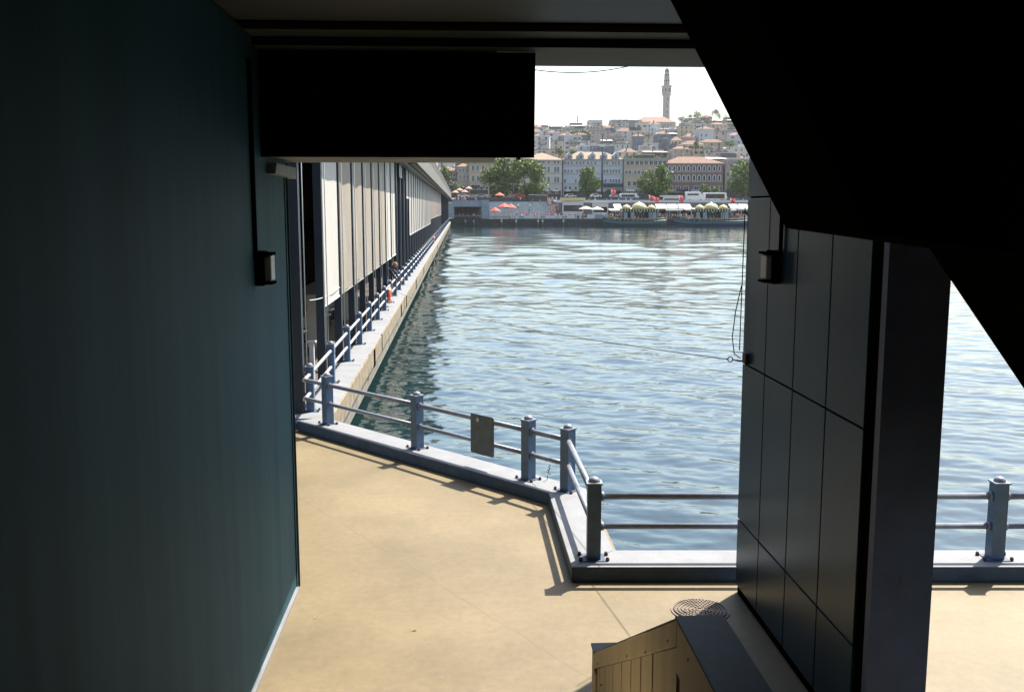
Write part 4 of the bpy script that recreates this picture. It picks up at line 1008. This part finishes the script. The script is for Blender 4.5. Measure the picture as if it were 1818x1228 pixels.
# low pavilion at the bridge end
pv0 = atY(803, 390, 317); s_ = sz(317)
pv = thing('quay_pavilion', 'blue grey open pavilion with flat roof where the bridge meets the shore', 'pavilion', (pv0.x, 317, QZ))
def px_(u, v, Y=317): q = atY(u, v, Y); return q.x-pv0.x, q.z-QZ
x0, z1 = px_(803, 356); x1, z0 = px_(857, 367)
m = MB(); m.box(x0, x1, 0, 9, z0, z1); m.build('roof', M_greyc, pv)
xa, zt1 = px_(855, 355); xb, _ = px_(868, 390)
m = MB(); m.box(xa, xb, -0.6, 5, 0.0, zt1); m.build('column', M_greyc, pv)
m = MB(); m.box(x0, x1, 6, 6.3, 0, z0-0.01); m.build('rear_wall', M_concdark, pv)
m = MB(); m.box(x0, x0+0.6, 0.3, 5.9, 0, z0-0.01); m.build('side_wall', M_greyc, pv)
m = MB(); m.box(x0, xa-0.01, 0.1, 0.2, 0.9, 1.0); m.box(x0, xa-.01, 0.1, 0.2, 0.45, 0.5); m.build('railing', M_white, pv)
# stepped terrace
st = thing('stone_steps', 'wide grey stepped terrace rising from the quay to the road', 'steps', (0, 0, 0))
x0 = atY(870, 370, 330).x; x1 = atY(990, 370, 330).x
m = MB()
for k in range(7): m.box(x0, x1, 331+k*2.2, 349, QZ+(k*0.78 if k else 0.004), QZ+(k+1)*0.78-(0.004 if k < 6 else 0))
m.build('treads', M_greyc, st)
rw0 = atY(990, 370, 330).x; rw1 = atY(1345, 370, 330).x
rw = thing('retaining_wall', 'long pale retaining wall behind the boats carrying the road', 'wall', (0, 0, 0))
m = MB(); m.box(rw0+0.05, rw1+20, 344, 349.5, QZ, QZ+5.2); m.build('wall', mat('weathered_wall', (0.17, 0.155, 0.13), 0.9, 0.3, 0.6), rw)
m = MB(); m.box(rw0, rw1+20, 343.8, 344.2, QZ+5.2, QZ+6.1); m.build('parapet', M_white, rw)
rl0 = atY(640, 370, 330).x
m = MB(); m.box(rl0, x0-0.05, 344, 349.5, QZ, QZ+5.2)
o = tag(m.build('retaining_wall', M_greyc), 'grey retaining wall behind the pavilion at the bridge end', 'wall')
# white promenade wall and pier front
pw = thing('promenade_wall', 'low white banner lined promenade wall along the left quay edge', 'wall', (0, 0, 0))
a = atY(906, 388, 316); b = atY(1021, 388, 316)
m = MB(); m.box(a.x, b.x, 315.5, 315.8, QZ+0.004, QZ+1.0); m.build('wall', M_white, pw)
for k in range(9):
    xx = a.x+(b.x-a.x)*(k+0.5)/9; m = MB(); m.box(xx-0.8, xx+0.8, 315.46, 315.495, QZ+0.2, QZ+0.85); m.build('banner', (M_cream, M_stone, M_white)[k % 3], pw)
for i, u in enumerate((826, 841, 890, 916, 955, 963, 1000)):
    q = atY(u, 393, QY-0.3); o = thing('mooring_fender', 'worn pale fender on the dark quay front, '+('below the pavilion, left', 'below the pavilion, right', 'left of the parasols', 'below the parasols', 'left of a close pair', 'right of a close pair', 'right end of the promenade wall')[i], 'fender', (q.x, QY-0.3, -1.0), 0, 'fenders along the quay front')
    m = MB(); m.lathe([(0.2, 0.0), (0.28, 0.1), (0.28, 1.7), (0.2, 1.9)], n=10); m.build('drum', M_concdark, o)
    m = MB(); m.lathe([(0.32, 1.0), (0.32, 1.35)], n=10); m.build('band', M_cream, o)
# parasols
def parasol(u, v0, v1, vbase, Y, wpx, m_, label, group=None):
    b = atY(u, vbase, Y); s_ = sz(Y); h0 = (vbase-v1)*s_; h1 = (vbase-v0)*s_; r = wpx*s_/2
    o = thing('parasol', label, 'parasol', (b.x, Y, b.z), 0, group)
    m = MB(); m.tube([(0, 0, 0), (0, 0, h1)], 0.05, 8); m.build('pole', M_wood, o)
    m = MB(); m.lathe([(r, h0), (r*0.97, h0+0.25), (r*0.5, h0+(h1-h0)*0.65), (0.08, h1)], n=8, smooth=False); m.build('canopy', m_, o)
parasol(879, 368, 376, 388, 319, 20, M_umb, 'red parasol on the quay, lower left of three')
parasol(895, 361, 369, 386, 323, 24, M_umb, 'large red parasol on the quay, middle of three')
parasol(907, 362, 370, 386, 325, 20, M_umb, 'red parasol on the quay, right of three')
parasol(887, 342, 348, 356, 352, 18, M_umb, 'flat orange red parasol up on the road behind the quay')
M_peach = mat('peach_canvas', (0.45, 0.26, 0.19), 0.8, 0.1, 1)
for i, (u, v) in enumerate(((808, 338), (816, 334), (825, 337), (832, 331))):
    parasol(u, v, v+5, v+14, 372+i*3, 13, M_peach, 'peach orange parasol above the bridge end, '+('leftmost', 'second from left', 'third from left', 'rightmost')[i], 'peach parasols above the bridge end')
parasol(1040, 366, 372, 386, 320, 26, M_cream, 'wide cream parasol on the quay left of the first boat'); parasol(1060, 367, 373, 386, 322, 24, M_cream, 'cream parasol on the quay touching the first boat')
# kiosks
def kiosk(u0, u1, v0, v1, Y, roof_m, label, depth=4):
    a = atY(u0, v1, Y); b = atY(u1, v0, Y); W = b.x-a.x; H = b.z-a.z
    o = thing('kiosk', label, 'kiosk', (a.x, Y, a.z))
    m = MB(); m.box(-0.5, W+0.5, -0.8, depth+.3, H*0.86, H); m.build('roof', roof_m, o)
    m = MB(); m.box(0, W, 1.2, depth, 0, H*0.86-0.004); m.build('back_room', M_glass, o)
    m = MB(); m.box(0, W, 0, 0.4, 0, H*0.3); m.build('counter', M_white, o)
    m = MB(); m.box(0, 0.25, 0.0, 1.19, H*0.3, H*0.86-.004); m.box(W-0.25, W, 0, 1.19, H*0.3, H*0.86-.004); m.box(0, W, 0.1, 0.2, H*0.62, H*0.855); m.build('fascia', M_white, o)
kiosk(999, 1036, 351, 386, 329, M_gold, 'white kiosk with yellowish roof between the steps and the first boat')
kiosk(1178, 1209, 347, 362, 346.5, M_white, 'white framed glass shelter on the road above the boats')
kiosk(1052, 1080, 356, 386, 328, M_white, 'plain white ticket kiosk left behind the first boat')
# dark glazed pavilion on the road
a = atY(937, 357, 352.5); W = 49*sz(352.5)
gp = thing('glazed_entrance', 'low dark glass entrance with slanting right end above the steps', 'pavilion', (a.x, 352.5, a.z))
m = MB(); m.prism([(0, -1), (W, -1), (W-0.5, 0.2), (W-2.6, 1.9), (0.6, 2.15), (0, 1.6)], 0, 4, 'y'); m.build('glass_body', M_glass, gp)
m = MB(); m.prism([(0.5, 2.155), (W-2.6, 1.905), (W-2.5, 2.05), (0.5, 2.3)], -0.2, 4.2, 'y'); m.build('roof_edge', M_white, gp)
# grey crates on quay
for i, (u0, u1, mm) in enumerate(((1044, 1056, M_white), (1058, 1080, M_greyc))):
    a = atY(u0, 392, 314.2); b = atY(u1, 383, 314.2)
    o = thing('dock_box', ('small pale storage box', 'wide grey storage box')[i]+' at the quay edge left of the first boat', 'box', (a.x, 315.2, QZ))
    m = MB(); m.box(0, b.x-a.x, 0, 1.5, 0.0, 1.3); m.build('body', mm, o)
    m = MB(); m.box(-0.1, b.x-a.x+0.1, -0.1, 1.6, 1.302, 1.4); m.build('lid', M_greyc, o)

# ---- restaurant boats
def boat(u0, u1, Y, hull_m, stripe_m, label, udeck, udomes, vdome):
    s_ = sz(Y); a = atY(u0, 401.5, Y); L_ = (u1-u0)*s_
    o = thing('restaurant_boat', label, 'boat', (a.x, Y, WZ))
    # hull by stations, bow at left, raised at the ends
    m = MB(); vs = []; fs = []; N = 14; B = 2.6; secs = []
    for i in range(N+1):
        t_ = i/N; x = L_*t_
        wd_ = B*max(0.06, min(1, math.sin(math.pi*min(0.5, 0.02+t_*1.4))**0.7))*(1 if t_ < 0.9 else 1-0.25*(t_-0.9)/0.1)
        sh = 1.75+1.3*max(0, 1-t_/0.25)**2+0.35*max(0, (t_-0.8)/0.2)
        ov = -1.2*max(0, 1-t_/0.15)
        secs.append((x, wd_, sh, ov))
    for x, wd_, sh, ov in secs:
        vs += [(x, -wd_*0.75, -0.6), (x+ov*0.55, -wd_*0.95, sh*0.55), (x+ov*0.6, -wd_*0.97, sh*0.68), (x+ov, -wd_, sh), (x+ov, wd_, sh), (x+ov*0.6, wd_*0.97, sh*0.68), (x+ov*0.55, wd_*0.95, sh*0.55), (x, wd_*0.75, -0.6)]
    for i in range(N):
        for k in range(7):
            fs.append((i*8+k, i*8+k+1, (i+1)*8+k+1, (i+1)*8+k))
    m.add(vs, fs, True); o_ = len(m.f)
    m.add([vs[k] for k in range(8)], [tuple(range(8))]); m.add([vs[N*8+k] for k in range(8)], [tuple(range(8))])
    for idx, f in enumerate(m.f[:N*7]):
        if idx % 7 in (1, 5): m.mi[idx] = 1
    m.build('hull', [hull_m, stripe_m], o)
    # bulwark rail
    m = MB(); m.tube([(secs[i][0]+secs[i][3], -secs[i][1], secs[i][2]+0.75) for i in range(N+1)], 0.06, 6)
    for i in range(N+1): m.tube([(secs[i][0]+secs[i][3], -secs[i][1], secs[i][2]), (secs[i][0]+secs[i][3], -secs[i][1], secs[i][2]+0.75)], 0.05, 6)
    m.build('rail', M_gold, o)
    x0 = (udeck[0]-u0)*s_; x1 = (udeck[1]-u0)*s_; zd = 1.75
    zr = 5.0
    m = MB(); m.box(x0+0.4, x1-0.4, 0.6, 1.9, zd, zr); m.build('cabin', M_glass, o)
    m = MB(); m.box(x0-0.3, x1+0.3, -2.3, 2.3, zr, zr+0.45)
    m.build('roof', hull_m, o)
    m = MB()
    for k in range(14): 
        xx = x0-0.2+(x1-x0+0.4)*k/13; m.box(xx-0.12, xx+0.12, -2.36, -2.31, zr-0.35, zr+0.5)
    m.build('gilded_fringe', M_gold, o)
    for k in range(6):
        xx = x0+0.2+(x1-x0-0.4)*k/5; m = MB(); m.tube([(xx, -2.1, zd), (xx, -2.1, zr)], 0.10, 8); m.build('column', hull_m, o)
    for k in (0, 1, 3.6, 4.2):
        xx = x0+0.9+(x1-x0-1.8)*k/4.2; m = MB(); m.box(xx-0.55, xx+0.55, -2.0, -1.92, zd+0.7, zr-0.5); m.build('glazed_screen', M_greyc, o)
    m = MB(); m.box(x0+1, x1-1, -1.7, -1.2, zd, zd+0.95); m.build('counter', M_wood, o)
    for (ud, wpx) in udomes:
        xx = (ud-u0)*s_; r = wpx*s_/2
        m = MB(); m.lathe([(r*1.0, zr+0.45), (r*1.05, zr+0.75), (r*0.98, zr+0.7+r*0.8*0.35), (r*0.75, zr+0.7+r*0.8*0.68), (r*0.4, zr+0.7+r*0.8*0.88), (r*0.12, zr+0.7+r*0.8*0.98), (0.06, zr+0.7+r*0.95)], (xx, 0, 0), 20); m.build('dome', M_gold, o)
    m = MB(); m.ball((x0+(x1-x0)*0.5, -2.2, zr-0.5), 0.22); m.build('lantern', M_cream, o)
    return o
boat(1076, 1183, 311.0, M_hull, M_turq, 'dark green restaurant boat with three gold domes, left of the two', (1104, 1166), [(1112, 15), (1135, 26), (1157, 14)], 0)
boat(1201, 1338, 311.0, M_navy, M_turq, 'dark blue restaurant boat with three gold domes, right of the two', (1232, 1294), [(1242, 15), (1263, 24), (1285, 15)], 0)
# awnings behind the boats
for i, (u0, u1) in enumerate(((1090, 1104), (1165, 1185), (1186, 1204), (1205, 1228), (1296, 1312), (1313, 1330))):
    a = atY(u0, 371, 320); b = atY(u1, 363, 320); W = b.x-a.x
    o = thing('quay_awning', 'white sloping awning on the quay, '+('left of the first boat domes', 'right of the first boat domes', 'between the two boats, middle', 'left of the second boat domes', 'right of the second boat domes', 'farthest right by the pillar')[i], 'awning', (a.x, 320, QZ), 0, 'white awnings along the quay')
    h0 = a.z-QZ; h1 = b.z-QZ; m = MB(); m.prism([(-1.2, h0), (2.6, h1), (2.6, h1+0.15), (-1.2, h0+0.15)], 0.04, W-0.04, 'x'); m.build('canvas', M_cream, o)
    for xx in (0.3, W-0.3):
        m = MB(); m.tube([(xx, -1.0, 0), (xx, -1.0, h0+0.03)], 0.06, 6); m.build('post', M_white, o)
# added stalls, their black insides stand in for shade behind the awnings
for i, u in enumerate((1082, 1118, 1150, 1182, 1214, 1246, 1278, 1310)):
    a = atY(u, 388, 327); o = thing('market_stall', 'market stall blackened inside for shade on the quay, '+('left of the first boat domes', 'behind the left gold dome of the first boat', 'behind the right gold dome of the first boat', 'right of the first boat', 'left end of the second boat', 'behind the left gold dome of the second boat', 'behind the right gold dome of the second boat', 'beside the dark pillar')[i], 'stall', (a.x, 327, QZ), 0, 'market stalls on the far quay')
    W = 30*sz(327); hh = 2.7+0.5*((i*7) % 3)/2
    m = MB(); m.box(0, W, 2.5, 2.7, 0, hh); m.box(0, 0.2, 0, 2.49, 0, hh); m.box(W-0.2, W, 0, 2.49, 0, hh); m.build('shade_booth', M_black, o)
    m = MB(); m.prism([(-0.9, hh-0.3), (2.8, hh+0.3), (2.8, hh+0.45), (-0.9, hh-0.15)], -0.1, W+0.1, 'x'); m.build('roof', (M_greyc, M_cream, C6, M_hull)[i % 4], o)
    m = MB(); m.box(0.2, W-0.2, -0.2, 0.3, 0, 0.95); m.build('counter', (M_wood, M_cream, M_turq)[i % 3], o)
    m = MB(); m.box(0.5, W-0.5, 0.0, 0.06, hh-0.75, hh-0.32); m.build('fascia_board', (M_cream, M_umb, M_greyc, M_turq)[i % 4], o)
# flags
def flag(u, v0, v1, Y, label, vb):
    b = atY(u, vb, Y); s_ = sz(Y); h = (vb-v0)*s_+0.2; w_ = 8*s_; fh = (v1-v0)*s_
    o = thing('flag', label, 'flag', (b.x, Y, b.z), 0, 'red crescent flags on the waterfront')
    m = MB(); m.tube([(0, 0, 0), (0, 0, h+0.2)], 0.05, 6); m.build('pole', M_white, o)
    m = MB(); N = 8; vs = []
    for i in range(N+1):
        t_ = i/N
        for yy in (-0.02, 0.02):
            for z in (h-fh-0.35*t_*fh*0.5, h-0.35*t_*fh*0.5): vs.append((w_*t_, yy+0.18*math.sin(t_*7), z))
    fs = []
    for i in range(N): fs += [(i*4, i*4+1, i*4+5, i*4+4), (i*4+2, i*4+6, i*4+7, i*4+3), (i*4+1, i*4+3, i*4+7, i*4+5), (i*4, i*4+4, i*4+6, i*4+2)]
    m.add(vs, fs, True); m.build('cloth', M_flag, o)
    m = MB(); cx_, cz_, r = w_*0.38, h-fh*0.5-0.07*fh, fh*0.28
    pts = [(cx_+r*math.cos(R(a_)), cz_+r*math.sin(R(a_))) for a_ in range(40, 321, 20)]+[(cx_+0.25*r+0.8*r*math.cos(R(a_)), cz_+0.8*r*math.sin(R(a_))) for a_ in range(310, 49, -20)]
    n_ = len(pts); h_ = 15
    for i in range(14):
        j = n_-1-int(i*(n_-h_-1)/13.0); j2 = n_-1-int((i+1)*(n_-h_-1)/13.0)
        m.add([(pts[i][0], -0.23, pts[i][1]), (pts[i+1][0], -0.23, pts[i+1][1]), (pts[j2][0], -0.23, pts[j2][1]), (pts[j][0], -0.23, pts[j][1])], [(0, 1, 2, 3)])
    sx = cx_+r*1.1; star = [(sx+(0.42 if k % 2 == 0 else 0.17)*r*math.cos(R(180+36*k)), -0.23, cz_+(0.42 if k % 2 == 0 else 0.17)*r*math.sin(R(180+36*k))) for k in range(10)]
    m.add(star, [tuple(range(10))]); m.build('crescent_and_star', M_white, o)
flag(1085, 338, 347, 345, 'red flag with white crescent flying above the quay left of the first boat', 362)
flag(1152, 348, 357, 320, 'red flag with white crescent right of the first boat domes', 375); flag(1161, 351, 359, 322, 'smaller red flag with white crescent beside another red flag', 375)
flag(1205, 349, 359, 320, 'red flag with white crescent between the two boats', 375); flag(1296, 353, 361, 318, 'red flag with white crescent right of the second boat domes', 378)

# ---- vehicles
def vehicle(name, label, cat, u0, v1, Y, L_, H, W, m_, nose=0.5, win=(0.5, 0.85), group=None):
    b = atY(u0, v1, Y); o = thing(name, label, cat, (b.x, Y, b.z), 0, group)
    m = MB(); m.prism([(0, 0.35), (L_, 0.35), (L_, H*0.45), (L_-nose, H*0.92), (L_-nose-0.2, H), (0.25, H), (0.0, H*0.9)], 0, W, 'y'); m.build('body', m_, o, bevel=0.08)
    m = MB(); m.box(0.5, L_-nose-0.7, -0.012, 0.02, H*win[0], H*win[1]); m.build('side_window', M_glass, o)
    for x in (L_*0.2, L_*0.8):
        m = MB(); m.tube([(x, -0.03, 0.42), (x, 0.25, 0.42)], 0.42, 14); m.build('wheel', M_tyre, o)
    return o
vehicle('minibus', 'white minibus on the far road left of the dense tree', 'minibus', 1101, 356, 358, 7.0, 2.5, 2.2, M_white, 1.0)
vehicle('truck', 'white box truck with rounded front on the far road', 'truck', 1218, 358, 350.5, 6.6, 3.5, 2.3, M_white, 1.4, (0.62, 0.8))
vehicle('bus', 'white bus with dark windows right of the white truck', 'bus', 1250, 358, 354, 8.4, 3.2, 2.5, M_white, 0.3, (0.35, 0.85))
cars = [M_white, M_greyc, M_black, M_flag, M_cream, M_navy, M_white, M_greyc]; cnm = ['white', 'grey', 'black', 'red', 'cream', 'navy', 'white', 'grey']
def car(u, Y, m_, label):
    b = atY(u, 355, Y); z = 8.02; o = thing('car', label, 'car', (b.x, Y, z), 0, 'cars on the far road')
    m = MB(); m.prism([(0, 0.3), (4.2, 0.3), (4.25, 0.75), (3.3, 0.9), (2.7, 1.42), (1.1, 1.45), (0.4, 0.95), (0, 0.85)], 0, 1.7, 'y'); m.build('body', m_, o, bevel=0.05)
    m = MB(); m.prism([(0.75, 0.93), (3.05, 0.93), (2.6, 1.36), (1.15, 1.38)], -0.01, 0.02, 'y'); m.build('side_window', M_glass, o)
    for x in (0.85, 3.4):
        m = MB(); m.tube([(x, -0.03, 0.32), (x, 0.2, 0.32)], 0.32, 12); m.build('wheel', M_tyre, o)
for i, u in enumerate((812, 845, 872, 912, 1003, 1022, 1048, 1082)):
    car(u, 360+(i % 3)*5, cars[i], '%s car on the far road, %s' % (cnm[i], ('above the pavilion', 'left of the road parasol', 'below the left tree', 'below the right tree of the pair', 'left of the cone shaped tree', 'below the cone shaped tree', 'left of the mast foot', 'right of the mast foot')[i]))

# ---- crowd
for i in range(70): person(atY(rnd.uniform(905, 1040), 380, 318).x, rnd.uniform(316.5, 328), QZ, rnd.randrange(8), 'on the left quay behind the white wall')
for i in range(26):
    k = rnd.randrange(1, 7); person(atY(rnd.uniform(975, 993), 370, 335).x, 331+k*2.2+rnd.uniform(0.3, 1.8), QZ+(k+1)*0.78-(0.004 if k < 6 else 0), rnd.randrange(8), 'on the right end of the steps')
for i in range(14):
    k = rnd.randrange(0, 7); person(atY(rnd.uniform(905, 975), 370, 335).x, 331+k*2.2+rnd.uniform(0.3, 1.8), QZ+(k+1)*0.78-(0.004 if k < 6 else 0), rnd.randrange(8), 'scattered on the wide steps')
for i in range(110): person(atY(rnd.uniform(1030, 1330), 380, 320).x, rnd.uniform(316, 324), QZ, rnd.randrange(8), 'under the awnings behind the boats')
for i in range(34): person(atY(rnd.uniform(985, 1330), 355, 347).x, rnd.uniform(350.5, 354), 6.2, rnd.randrange(8), 'along the road above the quay')
for i in range(10): person(atY(rnd.uniform(806, 855), 380, 318).x, rnd.uniform(318, 322), QZ, rnd.randrange(8), 'inside the pavilion at the bridge end')
for i in range(16): person(atY(rnd.uniform(803, 850), 355, 355).x, rnd.uniform(353, 355.5), 6.4, rnd.randrange(8), 'on the street above the pavilion')
for i in range(9): person(atY(1108+i*6.4, 380, 310).x, 310.0+rnd.uniform(-0.3, 0.3), WZ+1.75, rnd.randrange(8), 'on the deck of the green boat')
for i in range(9): person(atY(1236+i*6.4, 380, 310).x, 310.0+rnd.uniform(-0.3, 0.3), WZ+1.75, rnd.randrange(8), 'on the deck of the blue boat')

# ---- hazy air
hz = struct(MB().box(-1000, 1300, -130, 2650, -6, 215).build('haze', None), 'stuff')
hm_ = bpy.data.materials.new('haze_air'); hm_.use_nodes = True; n_ = hm_.node_tree.nodes; n_.remove(n_['Principled BSDF'])
pv_ = n_.new('ShaderNodeVolumePrincipled'); pv_.inputs['Color'].default_value = (0.93, 0.95, 1.0, 1); pv_.inputs['Density'].default_value = 0.00006; pv_.inputs['Anisotropy'].default_value = 0.3
hm_.node_tree.links.new(pv_.outputs[0], n_['Material Output'].inputs['Volume']); hz.data.materials.clear(); hz.data.materials.append(hm_)
